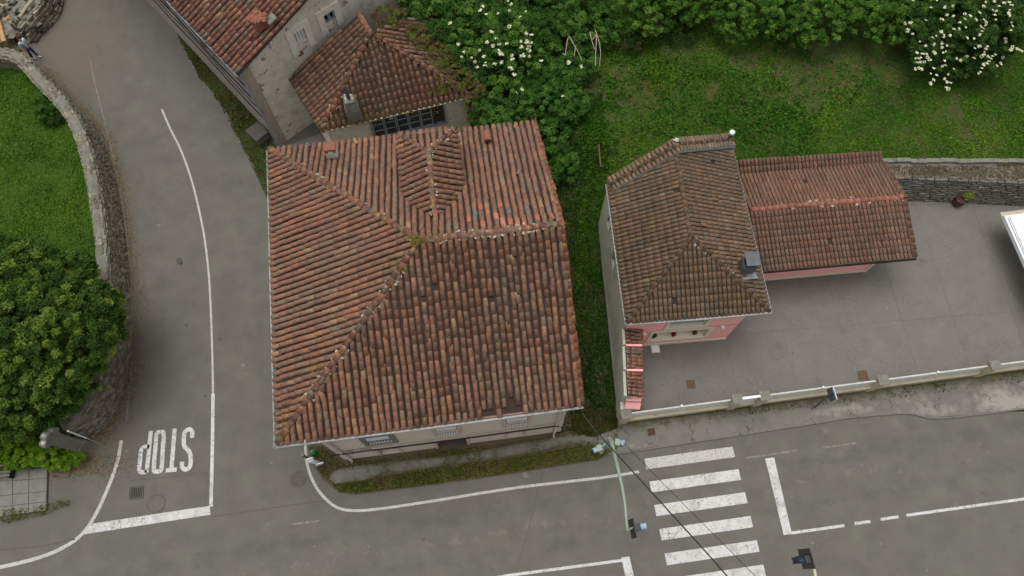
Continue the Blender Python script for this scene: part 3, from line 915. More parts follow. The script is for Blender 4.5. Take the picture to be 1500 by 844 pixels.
gx, gy = np.meshgrid(np.arange(-12, 52, .35), np.arange(4.5, 56, .35))
nx_, ny_ = gx.shape[1], gx.shape[0]
GX, GY = gx.ravel(), gy.ravel()
GZ = meadow_z(GX, GY)
idx = np.arange(len(GX)).reshape(ny_, nx_)
F = np.stack([idx[:-1, :-1], idx[:-1, 1:], idx[1:, 1:], idx[1:, :-1]], -1).reshape(-1, 4)
cxm = GX[F].mean(1); cym = GY[F].mean(1)
wy = np.interp(cxm, wtx, wty)
q2 = [(h2(-.0, -4.5).x, h2(0, -4.5).y), (h2(30, -4.5).x, h2(30, -4.5).y), (60, 10), (60, 19.5), (h2(6.3, 8.9).x, h2(6.3, 8.7).y), (h2(.15, 6.75).x, h2(.15, 6.75).y)]
bad = inpoly(cxm, cym, q2) | ((cxm > 11) & (cym < wy + .0)) | ((cym < 20.5) & (cxm < 1.6)) | ((cxm < 2.2) & (cym < 8))
bad |= (cxm < -7.0) & (cym < 29)
bad |= (cym < 6.9) | ((cxm > 5.1) & (cym < 12))
F = F[~bad]
mesh_np('meadow', np.c_[GX, GY, GZ], F, 'grass_ground', loc=(0, 0, 0))['kind'] = 'structure'


def blades(name, poly, n, zf, size, pal, seed, mask=None, up=1.0, label=None, asp=.35, ms=3.0):
    r = np.random.default_rng(seed)
    xs = [p[0] for p in poly]; ys = [p[1] for p in poly]
    x = r.uniform(min(xs), max(xs), n); y = r.uniform(min(ys), max(ys), n)
    k = inpoly(x, y, poly)
    if mask is not None: k &= mask(x, y, r)
    x = x[k]; y = y[k]; n = len(x)
    s = size * (0.6 + 1.2 * fbm(x, y, seed + 9, .9))
    P = np.c_[x, y, zf(x, y) + s * r.uniform(.1, .9, n)]
    pal = np.array(pal); f = np.clip(fbm(x, y, seed, ms) * 1.5 - .25 + r.normal(0, .16, n), 0, .999) * (len(pal) - 1)
    i = np.floor(f).astype(int); t = (f - i)[:, None]; C = (pal[i] * (1 - t) + pal[np.minimum(i + 1, len(pal) - 1)] * t) * r.uniform(.7, 1.3, (n, 1))
    o = leaves(name, P, s, C, up=up * .5, loc=(float(x[0]), float(y[0]), 0), asp=asp); o['kind'] = 'stuff'
    return o


def fpoly(pts, z=0.0): return [(p.x, p.y) for p in pxl(pts, z)]


def meadow_mask(x, y, r):
    n = fbm(x, y, 31, 2.4); n2 = fbm(x, y, 33, .7)
    brown = (n > .66) & (n2 > .46)
    for (px, py, R) in ((1185, 130, 1.1), (1160, 100, 1.3), (900, 170, .4), (905, 105, .5), (985, 70, .9), (1250, 60, 2.2), (1300, 70, 2.2), (1330, 90, 1.2), (870, 150, .5), (1225, 95, 1.5), (1095, 90, .9)):
        c = at(px, py, 2.4); brown |= (np.hypot(x - c.x, (y - c.y)) < R * (.5 + n2 * .9))
    wy_ = np.interp(x, wtx, wty)
    inside = inpoly(x, y, q2) | ((x > 11) & (y < wy_ + .1))
    return (~brown | (r.random(len(x)) < .3)) & ~inside


G_MEAD_ = [(0.02, 0.081, 0.009), (0.031, 0.119, 0.011), (0.045, 0.152, 0.013), (0.066, 0.18, 0.018), (0.109, 0.209, 0.024)]
G_MEAD = [(.036, .108, .009), (.054, .152, .011), (.075, .188, .014), (.10, .215, .018), (.16, .25, .028)]
tag(blades('grass', fpoly([(850, 400), (850, -20), (1540, -20), (1560, 250), (1300, 248), (1060, 300)], 2.2), 330000, meadow_z, .085, G_MEAD, 3, meadow_mask),
    'thick green meadow grass and weeds on the bank above the courtyard', 'grass')
tag(blades('weeds', fpoly([(840, 300), (850, 40), (1100, 30), (1330, 60), (1180, 235), (950, 200)], 2.2), 16000, meadow_z, .15, [(.024, .080, .010), (.038, .115, .012), (.055, .14, .014)], 5,
           lambda x, y, r: meadow_mask(x, y, r) & (fbm(x, y, 55, 1.5) > .42), asp=.6),
    'broad leaved weeds growing through the meadow behind the pink house', 'weeds')
bc = at(968, 108, 2.4)
tag(blades('grass_patch', [(bc.x - 2, bc.y - 2), (bc.x + 2, bc.y - 2), (bc.x + 2, bc.y + 2), (bc.x - 2, bc.y + 2)], 5000, meadow_z, .12, [(.08, .16, .012), (.12, .20, .015), (.16, .23, .02)], 15,
           lambda x, y, r: np.hypot((x - bc.x) / .9, (y - bc.y) / 1.5) < .6 + .7 * fbm(x, y, 3, .8)),
    'bright yellow green tuft of grass in the middle of the meadow', 'grass')
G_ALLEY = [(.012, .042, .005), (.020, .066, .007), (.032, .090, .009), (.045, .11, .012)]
alley = [(2.0, 6.2), (5.25, 6.9), (5.2, 12), (4.8, 17), (5.2, 20.5), (5, 24), (-1.5, 24), (1.0, 19), (1.8, 14)]
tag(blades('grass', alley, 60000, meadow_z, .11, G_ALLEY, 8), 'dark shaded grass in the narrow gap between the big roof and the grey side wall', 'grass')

# ------------------------------------------------------------------ lawn on the left and the stone wall round it
ZL = .75
lawn = [(p.x - .0, p.y) for p in wb]
inn = []
for i, p in enumerate(wb):
    t = wb[min(i + 1, len(wb) - 1)] - wb[max(i - 1, 0)]; t.normalize(); inn.append(p + Vector((t.y, -t.x, 0)) * .55)
lw = [(p.x, p.y) for p in inn] + [(at(60, 690).x, at(60, 690).y), (at(-120, 700).x, at(-120, 700).y), (-36, 9), (-36, 28)]
lawn_z = lambda x, y: ZL + (fbm(x, y, 6, 2.5) - .5) * .12
sheet('lawn', lw, 0, 'lawn_ground', .5, zf=lawn_z)
G_LAWN_ = [(0.03, 0.115, 0.007), (0.045, 0.152, 0.01), (0.066, 0.179, 0.013), (0.109, 0.202, 0.02)]
G_LAWN = [(.038, .105, .009), (.060, .143, .012), (.088, .18, .016), (.14, .215, .022)]
tag(blades('grass', lw, 190000, lawn_z, .085, G_LAWN, 21, ms=2.2), 'smooth bright green lawn inside the curved stone wall', 'grass')

WH = 1.85
t = thing('stone_wall', 'curved old stone wall with a rounded grey top between the lawn and the side road', 'wall', wb[0])
VV = []; FF = []; n = len(wb)
for i, p in enumerate(wb):
    tt = wb[min(i + 1, n - 1)] - wb[max(i - 1, 0)]; tt.z = 0; tt.normalize(); nn = Vector((tt.y, -tt.x, 0))
    hh = WH + .05 * math.sin(i * 1.3)
    for (o, z) in ((-.0, -.05), (.14, hh - .12), (.20, hh - .02), (.38, hh + .05), (.62, hh + .02), (.74, hh - .12), (.78, .3)):
        q = p + nn * o; VV.append((q.x, q.y, z + random.uniform(-.02, .02)))
k = 7
for i in range(n - 1):
    for j in range(k - 1): FF.append((i * k + j, (i + 1) * k + j, (i + 1) * k + j + 1, i * k + j + 1))
FF.append(tuple(range(k))); FF.append(tuple(reversed(range((n - 1) * k, n * k))))
MB().add(VV, FF).build('wall_core', 'wallcap', t)
# the rubble stones of both faces and the top
SC = [(.20, .18, .135), (.23, .205, .155), (.165, .15, .115), (.26, .235, .18), (.135, .12, .095), (.21, .17, .12)]


def stone(mb, c, sx, sy, sz, t, rnd=random):
    """rough block: sx along t, sy outward, sz up"""
    x = Vector(t).normalized(); y = Vector((-x.y, x.x, 0)); z = Vector((0, 0, 1))
    a = rnd.uniform(-.12, .12); x, y = x * math.cos(a) + y * math.sin(a), y * math.cos(a) - x * math.sin(a)
    vs = []
    for kz in (-1, 1):
        for (ix, iy) in ((-1, -1), (1, -1), (1, 1), (-1, 1)):
            j = lambda: rnd.uniform(.72, 1.0)
            vs.append(c + x * ix * sx / 2 * j() + y * iy * sy / 2 * j() + z * kz * sz / 2 * j())
    kk = rnd.uniform(.75, 1.2); mb.cur = tuple(q * kk for q in rnd.choice(SC))
    mb.add(vs, [(3, 2, 1, 0), (4, 5, 6, 7), (0, 1, 5, 4), (1, 2, 6, 5), (2, 3, 7, 6), (3, 0, 4, 7)])
    mb.cur = None if not mb.c else mb.cur


def rubble(path, zlo, zhi, name, parent, out=0.0, batter=.14, sx=.26, sz=.13, seed=1):
    rnd = random.Random(seed); mb = MB(); z = zlo
    segs = list(zip(path[:-1], path[1:]))
    while z < zhi:
        hgt = sz * rnd.uniform(.75, 1.3)
        s = rnd.uniform(0, .2)
        for a, b in segs:
            d = b - a; d.z = 0; L_ = d.length
            if L_ < 1e-4: continue
            tt = d / L_; nn = Vector((tt.y, -tt.x, 0))
            while s < L_:
                w_ = sx * rnd.uniform(.55, 1.5); p = a + tt * s + nn * (out + batter * (z - zlo) / max(.1, zhi - zlo) + .03)
                stone(mb, Vector((p.x, p.y, z + hgt / 2)), w_ * .97, .16, hgt * .93, tt, rnd); s += w_
            s -= L_
        z += hgt
    o = mb.build(name, 'stone', parent); o['kind'] = 'stuff'; return o


rubble(wb, 0.0, WH - .15, 'wall_stones', t, seed=3)
rubble([p + Vector((0, 0, 0)) for p in reversed(inn[:40])], ZL - .1, WH - .15, 'wall_stones', t, out=-.16, batter=-.05, seed=5)

mb = MB(); rnd = random.Random(12)
for a, b in zip(wb[:-1], wb[1:]):
    d = b - a; d.z = 0
    if d.length < .01: continue
    tt = d.normalized(); nn = Vector((tt.y, -tt.x, 0)); s_ = 0
    while s_ < d.length:
        for o_ in (.24, .42, .60):
            L__ = rnd.uniform(.18, .42)
            stone(mb, a + tt * s_ + nn * (o_ + rnd.uniform(-.05, .05)) + Vector((0, 0, WH + .0 - abs(o_ - .42) * .25)), L__, rnd.uniform(.12, .2), .12, tt, rnd)
        s_ += .27
mb.build('cap_stones', 'stone', t)['kind'] = 'stuff'
# rubble bank wall at the top left corner, past the gates
rb = pxl([(53, 62), (62, 50), (75, 38), (88, 20), (96, -10), (110, -60)])
t = thing('rubble_wall', 'low tumbledown stone wall with moss above the wooden gates in the top left corner', 'wall', rb[0])
rb2 = smooth(rb, 3)
rubble(rb2, 0, 1.0, 'wall_stones', t, batter=-.25, sx=.42, sz=.22, seed=9)
rubble([p + Vector((-.5, .15, 0)) for p in rb2], .1, .95, 'wall_stones', t, batter=-.2, sx=.4, sz=.25, seed=10)
mb = MB()
for p in rb2:
    for _ in range(10):
        mb.blob(p + Vector((-random.uniform(.1, 2.6), random.uniform(-.2, .9), random.uniform(.0, .75))), random.uniform(.12, .5), 1, (1, 1, .5), .35)
mb.build('rubble_fill', 'wallcap', t)['kind'] = 'stuff'


# ================================================================== HOUSES
class Fr:
    """house frame: u along the front, v to the back"""
    def __init__(s, O, deg):
        s.O = Vector((O[0], O[1], 0)); a = rad(deg); s.U = Vector((math.cos(a), math.sin(a), 0)); s.V = Vector((-s.U.y, s.U.x, 0)); s.ax = (s.U.x, s.U.y)
    def __call__(s, u, v, z=0.0): return s.O + s.U * u + s.V * v + Vector((0, 0, z))


def wall(mb, a, b, z0, z1, holes=(), depth=.22, ztop=None):
    """vertical wall sheet from a to b (outside on the right hand of a->b), with recessed openings (s0,s1,zb,zt)"""
    a = Vector((a[0], a[1], 0)); b = Vector((b[0], b[1], 0)); d = b - a; L_ = d.length; t = d / L_; nin = Vector((-t.y, t.x, 0))
    ss = sorted({0.0, L_} | {q for h in holes for q in h[:2]}); zs = sorted({z0, z1} | {q for h in holes for q in h[2:4]})
    P = lambda s_, z, o=0.0: a + t * s_ + nin * o + Vector((0, 0, z))
    for i in range(len(ss) - 1):
        for j in range(len(zs) - 1):
            sm = (ss[i] + ss[i + 1]) / 2; zm = (zs[j] + zs[j + 1]) / 2
            if any(h[0] < sm < h[1] and h[2] < zm < h[3] for h in holes): continue
            mb.add([P(ss[i], zs[j]), P(ss[i + 1], zs[j]), P(ss[i + 1], zs[j + 1]), P(ss[i], zs[j + 1])], [(0, 1, 2, 3)])
    for h in holes:
        c = [(h[0], h[2]), (h[1], h[2]), (h[1], h[3]), (h[0], h[3])]
        for k in range(4):
            p, q = c[k], c[(k + 1) % 4]
            mb.add([P(*p), P(*q), P(*q, depth), P(*p, depth)], [(0, 3, 2, 1)])
    return P


def border(mb, P, s0, s1, zb, zt, w, th, out=.03, sides='LRTB'):
    """raised surround made of bars round an opening; P from wall()"""
    def bar(sa, sb, za, zb_):
        vs = [P(s, z, o) for o in (.02, -out - th) for (s, z) in ((sa, za), (sb, za), (sb, zb_), (sa, zb_))]
        mb.add(vs, [(3, 2, 1, 0), (4, 5, 6, 7), (0, 1, 5, 4), (1, 2, 6, 5), (2, 3, 7, 6), (3, 0, 4, 7)])
    if 'L' in sides: bar(s0 - w, s0, zb, zt)
    if 'R' in sides: bar(s1, s1 + w, zb, zt)
    if 'T' in sides: bar(s0 - w, s1 + w, zt, zt + w)
    if 'B' in sides: bar(s0 - w, s1 + w, zb - w, zb)


def panel(mb, P, s0, s1, za, zb, o0, o1):
    vs = [P(s, z, o) for o in (o0, o1) for (s, z) in ((s0, za), (s1, za), (s1, zb), (s0, zb))]
    mb.add(vs, [(3, 2, 1, 0), (4, 5, 6, 7), (0, 1, 5, 4), (1, 2, 6, 5), (2, 3, 7, 6), (3, 0, 4, 7)])
    return mb


def gutterline(parent, pts, r=.06, m='gutter'):
    MB().tube(pts, r, 8).build('gutter', m, parent, smooth=True)


# ------------------------------------------------------------------ large house in the middle
F1 = Fr((-9.03, 4.97), 7.4)
hs1 = thing('tile_roofed_house', 'large old house in the middle under a big mossy red tile roof', 'house', F1(6, 6.7))
ZE, ZR = 5.62, 8.72
W0, W1, WB = 1.43, 11.56, 13.0
wl_ = MB()
ws = [(3.13, 4.12, 3.05, 4.62), (6.03, 6.93, 3.05, 4.80), (8.98, 9.90, 3.05, 4.80)]
drs = [(3.18, 4.04, .25, 1.85), (5.80, 7.15, .05, 1.95), (9.02, 9.78, .6, 1.98)]
off = W0
Pf = wall(wl_, F1(W0, -.10), F1(W1, -.10), -.1, ZE - .12, [(a - off, b - off, c, d) for a, b, c, d in ws + drs], .28)
wall(wl_, F1(W1, -.10), F1(W1, WB), -.1, 8.45, [])
wall(wl_, F1(W1, WB), F1(W0 - 1.1, WB), -.1, ZE - .1)
wall(wl_, F1(W0 - 1.1, WB), F1(W0 - 1.1, 5.0), -.1, ZE - .1)
wall(wl_, F1(W0 - 1.1, 5.0), F1(W0, 5.0), -.1, ZE - .1)
wall(wl_, F1(W0, 5.0), F1(W0, -.10), -.1, ZE - .12)
wl_.build('wall', 'plaster_cream', hs1)
# clip the gable: right wall goes up only under the roof
g = hs1.children[-1].data
for v in g.vertices:
    p = v.co + hs1.location; q = p - F1.O
    if v.co.z > ZE + .2:
        pass
gb = MB()
gb.add([F1(W1, -.10, ZE - .12), F1(W1, WB, ZE - .12), F1(W1, 6.43, ZR - .2)], [(0, 1, 2)]).build('gable_wall', 'plaster_cream', hs1)
# lower the too-tall right wall to the eave height
for v in g.vertices:
    if v.co.z > 8.0: v.co.z = ZE - .12
panel(MB(), Pf, .0, W1 - off, 4.90, ZE - .14, -.035, .05).build('eaves_band', 'plaster_pinkish', hs1)
for k, (a, b, c, d) in enumerate(ws):
    s0, s1 = a - off, b - off
    mb = MB(); border(mb, Pf, s0, s1, c, d - .02, .14 if k else .2, .03, sides='LRT' if k else 'LRTB')
    fr = mb.build('window', 'surround_pink' if k else 'surround_grey', hs1)
    x = MB(); panel(x, Pf, s0, s1, c, d, .20, .24); x.build('pane', 'glass', fr)
    x = MB(); panel(x, Pf, s0 + .03, s1 - .03, d - .72, d - .03, -.04, .10); x.build('shutter_box', 'white_paint', fr)
    x = MB(); panel(x, Pf, s0 - .1, s1 + .1, c - .08, c + .02, -.07, .1); x.build('balcony_floor', 'surround_pink' if k else 'surround_grey', fr)
    x = MB(); panel(x, Pf, s0 - .08, s1 + .08, c + .68, c + .76, -.07, .02); x.build('balcony_rail', 'surround_pink' if k else 'surround_grey', fr)
    for j in range(8):
        p = Pf(s0 + (j + .5) * (s1 - s0) / 8, 0, -.02)
        MB().lathe((p.x, p.y, c + .02), [(.03, 0), (.04, .12), (.048, .22), (.03, .38), (.028, .5), (.04, .6), (.04, .66)], 8).build('baluster', 'white_paint', fr, smooth=True)
for k, (a, b, c, d) in enumerate(drs):
    s0, s1 = a - off, b - off
    mb = MB(); border(mb, Pf, s0, s1, c, d, .12, .02, sides='LRT')
    fr = mb.build('door', 'surround_pink', hs1)
    x = MB(); panel(x, Pf, s0, s1, c, d, .24, .28); x.build('door_leaf', 'dark' if k == 1 else 'concrete', fr)
# pipes and gutter
gutterline(hs1, [F1(-.15, -.24, ZE - .06), F1(6, -.25, ZE - .07), F1(12.1, -.24, ZE - .06)], .05)
gutterline(hs1, [F1(-.17, -.2, ZE - .06), F1(-.30, 6.5, ZE - .08), F1(-.41, 13.5, ZE - .06)], .04)
for (u, s) in ((1.75, .1), (11.22, 0)):
    MB().tube([F1(u, -.24, ZE - .08), F1(u, -.2, ZE - .35), F1(u, -.2, 3), F1(u, -.2, .15), F1(u, -.33, .05)], .055, 8).build('downpipe', 'white_dirty', hs1, smooth=True)
# roof
R1 = Roof(hs1, PAL_RED, 'tile', pitch=.272, exp=.37, ln=.47, seed=4, sag=.07)
pk = F1(6.45, 6.43, ZR); rr = F1(12.08, 6.43, ZR)
FL, FRc, BR, BL = F1(-.05, -.1, ZE), F1(12.08, -.1, ZE), F1(12.1, 13.42, ZE), F1(-.28, 13.52, ZE)


def eave_gap(x, y):
    q = Vector((x, y, 0)) - F1.O; u = q.dot(F1.U); v = q.dot(F1.V)
    return v < .16 and 8.15 < u < 9.75 and not 8.7 < u < 8.95 or (abs(u - 6.35) < .14 and abs(v - 4.05) < .2) or (abs(u - 8.95) < .14 and 3.7 < v < 4.0)


R1.plane([FL, FRc, rr, pk], skip=eave_gap)
DU0, DU1, DV0, DV1, DZ, DE = 5.85, 8.38, 9.15, 12.25, 8.28, 7.50


def in_dormer(x, y):
    q = Vector((x, y, 0)) - F1.O; u = q.dot(F1.U); v = q.dot(F1.V)
    if not (DU0 + .05 < u < DU1 - .05): return False
    if v > DV1 - .15: return False
    m = (DU0 + DU1) / 2; return v > DV0 - (1 - abs(u - m) / (DU1 - m)) * 1.65 + .1


R1.plane([BR, BL, pk, rr], skip=in_dormer)
R1.plane([BL, FL, pk])
dm = (DU0 + DU1) / 2
nS, nN = F1(dm, 7.45, DZ), F1(dm, 10.75, DZ - .08)
dWs, dWn, dEs, dEn = F1(DU0, DV0, DE), F1(DU0, DV1, DE), F1(DU1, DV0, DE), F1(DU1, DV1, DE)
R1.plane([dWn, dWs, nS, nN]); R1.plane([dEs, dEn, nN, nS]); R1.plane([dEn, dWn, nN])
dw = MB(); i_ = .12
for (a, b) in ((F1(DU0 + i_, DV0), F1(DU0 + i_, DV1 - i_)), (F1(DU1 - i_, DV1 - i_), F1(DU1 - i_, DV0)), (F1(DU0 + i_, DV1 - i_), F1(DU1 - i_, DV1 - i_))):
    wall(dw, b, a, 5.6, DE - .06)
dw.build('dormer_wall', 'plaster_old', hs1)
R1.ridge(FL, pk, mort=1.1, msize=.06); R1.ridge(BL, pk, mort=.5, msize=.05); R1.ridge(pk, rr, mort=1.1, msize=.06)
R1.ridge(nN, F1(dm, 6.9, DZ + .05), wid=1.1, mort=.5, msize=.05); R1.ridge(dWn, nN, wid=1.0, mort=.7, msize=.05); R1.ridge(dEn, nN, wid=1.0, mort=.7, msize=.05)
OR_ = [((.32, .12, .065), 3), ((.25, .105, .065), 2), ((.20, .11, .07), 1)]
R1.ridge(FRc, rr, wid=1.0, lift=.03, mort=0, pal=OR_); R1.ridge(BR, rr, wid=1.0, lift=.03, mort=0, pal=OR_)


def fresh_tiles(xy, C, r):
    c = at(745, 315, 8.2); k = (np.hypot((xy[:, 0] - c.x) / 1.9, (xy[:, 1] - c.y) / .8) < 1) & (r.random(len(C)) < .38) & (np.array([(Vector((a, b, 0)) - F1.O).dot(F1.V) for a, b in xy]) > 6.5)
    C[k] = np.array([(.40, .145, .09), (.44, .20, .15), (.16, .145, .12)])[r.choice(3, k.sum(), p=[.55, .25, .2])]
    return C


R1.recolor = fresh_tiles
R1.finish()
# moss cushions and grass on the ridge and in the valleys


def mosspatch(parent, spots, seed, pal=((.20, .17, .02), (.13, .15, .02), (.24, .20, .03))):
    r = np.random.default_rng(seed); Ps = []; 
    for (p, rx, ry, n) in spots:
        q = r.normal(size=(n, 3)) * np.array([rx, ry, .035]) + np.array(p) + np.array([0, 0, .10]); Ps.append(q)
    P = np.concatenate(Ps); pal = np.array(pal); C = pal[r.integers(0, len(pal), len(P))] * r.uniform(.6, 1.2, (len(P), 1))
    o = leaves('moss', P, .07, C, parent=parent, up=1.0); o['kind'] = 'stuff'


mosspatch(hs1, [(F1(6.3, 6.4, ZR + .05), .25, .12, 200), (F1(5.6, 5.6, ZR - .4), .3, .25, 120), (F1(2.1, 2.3, ZE + 1.05), .3, .2, 120), (F1(.2, .2, ZE + .05), .10, .10, 90), (F1(.5, 1.2, ZE + .2), .25, .3, 120),
                (F1(11.9, 6.43, ZR), .25, .1, 90), (F1(dm - .6, 8.0, 7.9), .25, .3, 160), (F1(dm + .8, 8.2, 7.75), .2, .35, 90), (F1(4.2, 9.0, 7.5), .12, .1, 60),
                (F1(9.6, 6.5, ZR), .5, .08, 60), (F1(7.1, 6.5, ZR), .5, .1, 120)], 3)
# small white chimney with a brick cap near the back eave, and a clay vent
c = at(489, 231, 5.9)
cb = MB(); cb.box(c + Vector((0, 0, .25)), (.48, .42, .9), F1.ax); ch = cb.build('chimney', 'lime', hs1)
cb = MB()
for s in (-1, 1):
    cb.box(c + F1.U * s * .18 + Vector((0, 0, .78)), (.12, .44, .16), F1.ax)
cb.box(c + Vector((0, 0, .89)), (.50, .40, .06), F1.ax); cb.build('chimney_cap', 'brick_red', ch)
c = at(714, 206, 6.1); v_ = MB().box(c + Vector((0, 0, .18)), (.34, .34, .36), F1.ax).build('roof_vent', 'brick_red', hs1)
x = MB(); V0, F0 = unit_tile(.17, .15, .14, .12, .02, .5)
b0 = c + Vector((0, 0, .34)); x.add([b0 + F1.U * p[0] + F1.V * (p[1] - .25) + Vector((0, 0, p[2])) for p in V0], [tuple(f) for f in F0]); x.build('vent_cap', 'brick_red', v_)

# ------------------------------------------------------------------ pink house
F2 = Fr((5.15, 10.28), 4.9)
hs2 = thing('pink_house', 'narrow pink two storey house with a brown hipped tile roof by the courtyard', 'house', F2(3, 4, 0))
E2 = 4.5
wl_ = MB(); wu0, wu1 = .12, 5.56
Pp = wall(wl_, F2(wu0, .12), F2(wu1, .12), ZC - .1, E2 - .12, [(1.62 - wu0, 4.28 - wu0, 1.10, 2.33), (2.12 - wu0, 3.88 - wu0, 2.80, 3.78)], .42)
wall(wl_, F2(wu1, .12), F2(wu1, 8.3), ZC - .1, E2 - .12)
wl_.build('wall', 'plaster_pink', hs2)
x = MB(); wall(x, F2(wu1, 8.35), F2(wu0, 6.7), .0, E2 - .1); x.add([F2(wu0, 6.7, E2 - .1), F2(wu1, 8.35, E2 - .1), F2(3.1, 7.6, 5.8)], [(0, 2, 1)]); x.build('back_wall', 'wall_grey', hs2)
# side wall facing the big house, unpainted, down to the grass gap
x = MB(); Ps = wall(x, F2(wu0 - .03, 6.75), F2(wu0 - .03, .1), -.1, E2 - .08, [(1.2, 1.75, 3.3, 4.1), (3.0, 3.6, 2.9, 3.9)], .2); x.build('side_wall', 'wall_grey', hs2)
for (a, b, c_, d) in [(1.2, 1.75, 3.3, 4.1), (3.0, 3.6, 2.9, 3.9)]:
    mb = MB(); border(mb, Ps, a, b, c_, d, .05, .01, sides='LRTB'); fr = mb.build('window', 'wall_grey', hs2)
    x = MB(); panel(x, Ps, a, b, c_, d, .12, .16); x.build('pane', 'glass', fr)
# lower wide window: cream surround, sloping sill shelf with flower pots
mb = MB(); border(mb, Pp, 1.62 - wu0, 4.28 - wu0, 1.10, 2.33, .16, .03); fr = mb.build('window', 'trim_cream', hs2)
x = MB(); panel(x, Pp, 1.62 - wu0, 4.28 - wu0, 1.10, 2.33, .38, .42); x.build('back_panel', 'trim_cream', fr)
x = MB(); panel(x, Pp, 1.68 - wu0, 3.9 - wu0, 2.12, 2.27, .28, .36); x.build('blind', 'grey_frame', fr)
mb = MB(); border(mb, Pp, 2.12 - wu0, 3.88 - wu0, 2.80, 3.78, .14, .03, sides='LRTB'); fr = mb.build('window', 'trim_cream', hs2)
x = MB(); panel(x, Pp, 2.12 - wu0, 3.88 - wu0, 2.80, 3.78, .16, .20); x.build('shutter', 'zinc', fr)
for (a_, b_, c_) in ((1.62, 4.28, 1.10), (2.12, 3.88, 2.80)):
    panel(MB(), Pp, a_ - wu0 + .01, b_ - wu0 - .01, c_ - .03, c_ + .012, -.05, .40 if c_ < 2 else .18).build('window_sill', 'trim_cream', hs2)
    for q_ in (a_ - wu0, b_ - wu0 - .02): panel(MB(), Pp, q_, q_ + .02, c_ + .013, c_ + (1.2 if c_ < 2 else .95), .0, .39 if c_ < 2 else .17).build('window_jamb', 'trim_cream', hs2)
panel(MB(), Pp, 0, wu1 - wu0, ZC - .1, ZC + .22, -.04, .02).build('plinth', 'trim_cream', hs2)
panel(MB(), Pp, 0, wu1 - wu0, 2.50, 2.56, -.02, .02).build('string_course', 'plaster_pinkish', hs2)
for s in (1.15, 4.81):
    p = Pp(s - wu0, 2.45, -.09); x = MB(); x.box(p, (.10, .12, .16), F2.ax); x.box(p + Vector((0, 0, .10)), (.14, .14, .04), F2.ax); x.build('wall_lamp', 'white_paint', hs2)
# roof
R2 = Roof(hs2, PAL_BROWN, 'tile_brown', pitch=.205, exp=.33, ln=.37, wid=.86, hgt=.55, seed=12, sag=.02); R2.even = True; R2.rmat = 'tile_brown'
fl, fr_, br, bl = F2(0, -.03, E2), F2(6.32, -.03, E2), F2(6.32, 8.84, E2), F2(.11, 6.89, E2)
p0, p1 = F2(3.04, 3.12, 6.02), F2(3.14, 7.85, 6.02)
R2.plane([fl, fr_, p0]); R2.plane([fr_, br, p1, p0]); R2.plane([bl, fl, p0, p1])
R2.ridge(fl, p0, wid=1.05, mort=0, msize=.04, lift=.02); R2.ridge(fr_, p0, wid=1.05, mort=.6, msize=.05, lift=.02); R2.ridge(p0, p1, wid=1.15, mort=0, msize=.04, lift=.02)
# raised tile coping over the back gable, with a pale metal flashing in front of it
gd = (br - bl); gd.z = 0; gd.normalize(); gs = Vector((gd.y, -gd.x, 0))
for (a, b) in ((bl, p1), (br, p1)):
    a = Vector(a); b = Vector(b); up_ = Vector((0, 0, .28))
    R2.plane([a + gs * .50 + up_, b + gs * .50 + up_, b - gs * .12 + up_, a - gs * .12 + up_], u=(b - a))
    MB().add([a + gs * .50 - up_ * .1, b + gs * .50 - up_ * .1, b - gs * .1 - up_ * .1, a - gs * .1 - up_ * .1, a + gs * .50 + up_ * .85, b + gs * .50 + up_ * .85, b - gs * .1 + up_ * .85, a - gs * .1 + up_ * .85],
             [(0, 1, 5, 4), (1, 2, 6, 5), (2, 3, 7, 6), (3, 0, 4, 7), (4, 5, 6, 7)]).build('parapet', 'concrete', hs2)
    fo = .55
    MB().add([a + gs * fo + Vector((0, 0, .10)), b + gs * fo + Vector((0, 0, .10)), b + gs * .49 + Vector((0, 0, .28)), a + gs * .49 + Vector((0, 0, .28))], [(0, 1, 2, 3)]).build('flashing', 'zinc', hs2)
R2.ridge(bl + Vector((0, 0, .25)) + gs * .2, p1 + Vector((0, 0, .25)) + gs * .2, wid=1.0, mort=0)
R2.ridge(br + Vector((0, 0, .25)) + gs * .2, p1 + Vector((0, 0, .25)) + gs * .2, wid=1.0, mort=0)
R2.finish()
gutterline(hs2, [F2(-.05, -.1, E2 - .03), F2(3, -.12, E2 - .05), F2(6.4, -.1, E2 - .03)], .05)
gutterline(hs2, [F2(-.06, -.1, E2 - .03), F2(.04, 6.9, E2 - .03)], .05)
gutterline(hs2, [F2(6.4, -.1, E2 - .03), F2(6.4, 8.9, E2 - .03)], .05, 'zinc')
# metal chimney with a flat cap
c = at(1092, 393, 4.9)
x = MB(); x.box(c + Vector((0, 0, .22)), (.60, .50, .85), F2.ax); ch = x.build('chimney', 'zinc_dark', hs2)
MB().box(c + Vector((0, 0, .68)), (.5, .42, .12), F2.ax).build('chimney_throat', 'dark', ch)
for i in (-1, 1):
    for j in (-1, 1):
        MB().box(c + F2.U * i * .22 + F2.V * j * .17 + Vector((0, 0, .82)), (.05, .05, .36), F2.ax).build('cap_leg', 'zinc', ch)
MB().box(c + Vector((0, 0, 1.02)), (.62, .66, .05), F2.ax).build('chimney_cap', 'zinc_dark', ch)
x = MB(); x.box(c + F2.V * -.42 + Vector((0, 0, .05)), (.8, .35, .04), F2.ax, tilt=Matrix.Rotation(-.45, 3, F2.U)); x.build('chimney_flashing', 'zinc', ch)
c = Vector(br) + gs * .1 + Vector((-.12, 0, .3)); x = MB().lathe(c, [(.07, 0), (.07, .35), (.05, .38)], 10).build('vent_pipe', 'rust', hs2)
MB().lathe(c + Vector((0, 0, .36)), [(.05, 0), (.14, .05), (.14, .14), (.05, .20)], 8).build('vent_cowl', 'white_paint', x)
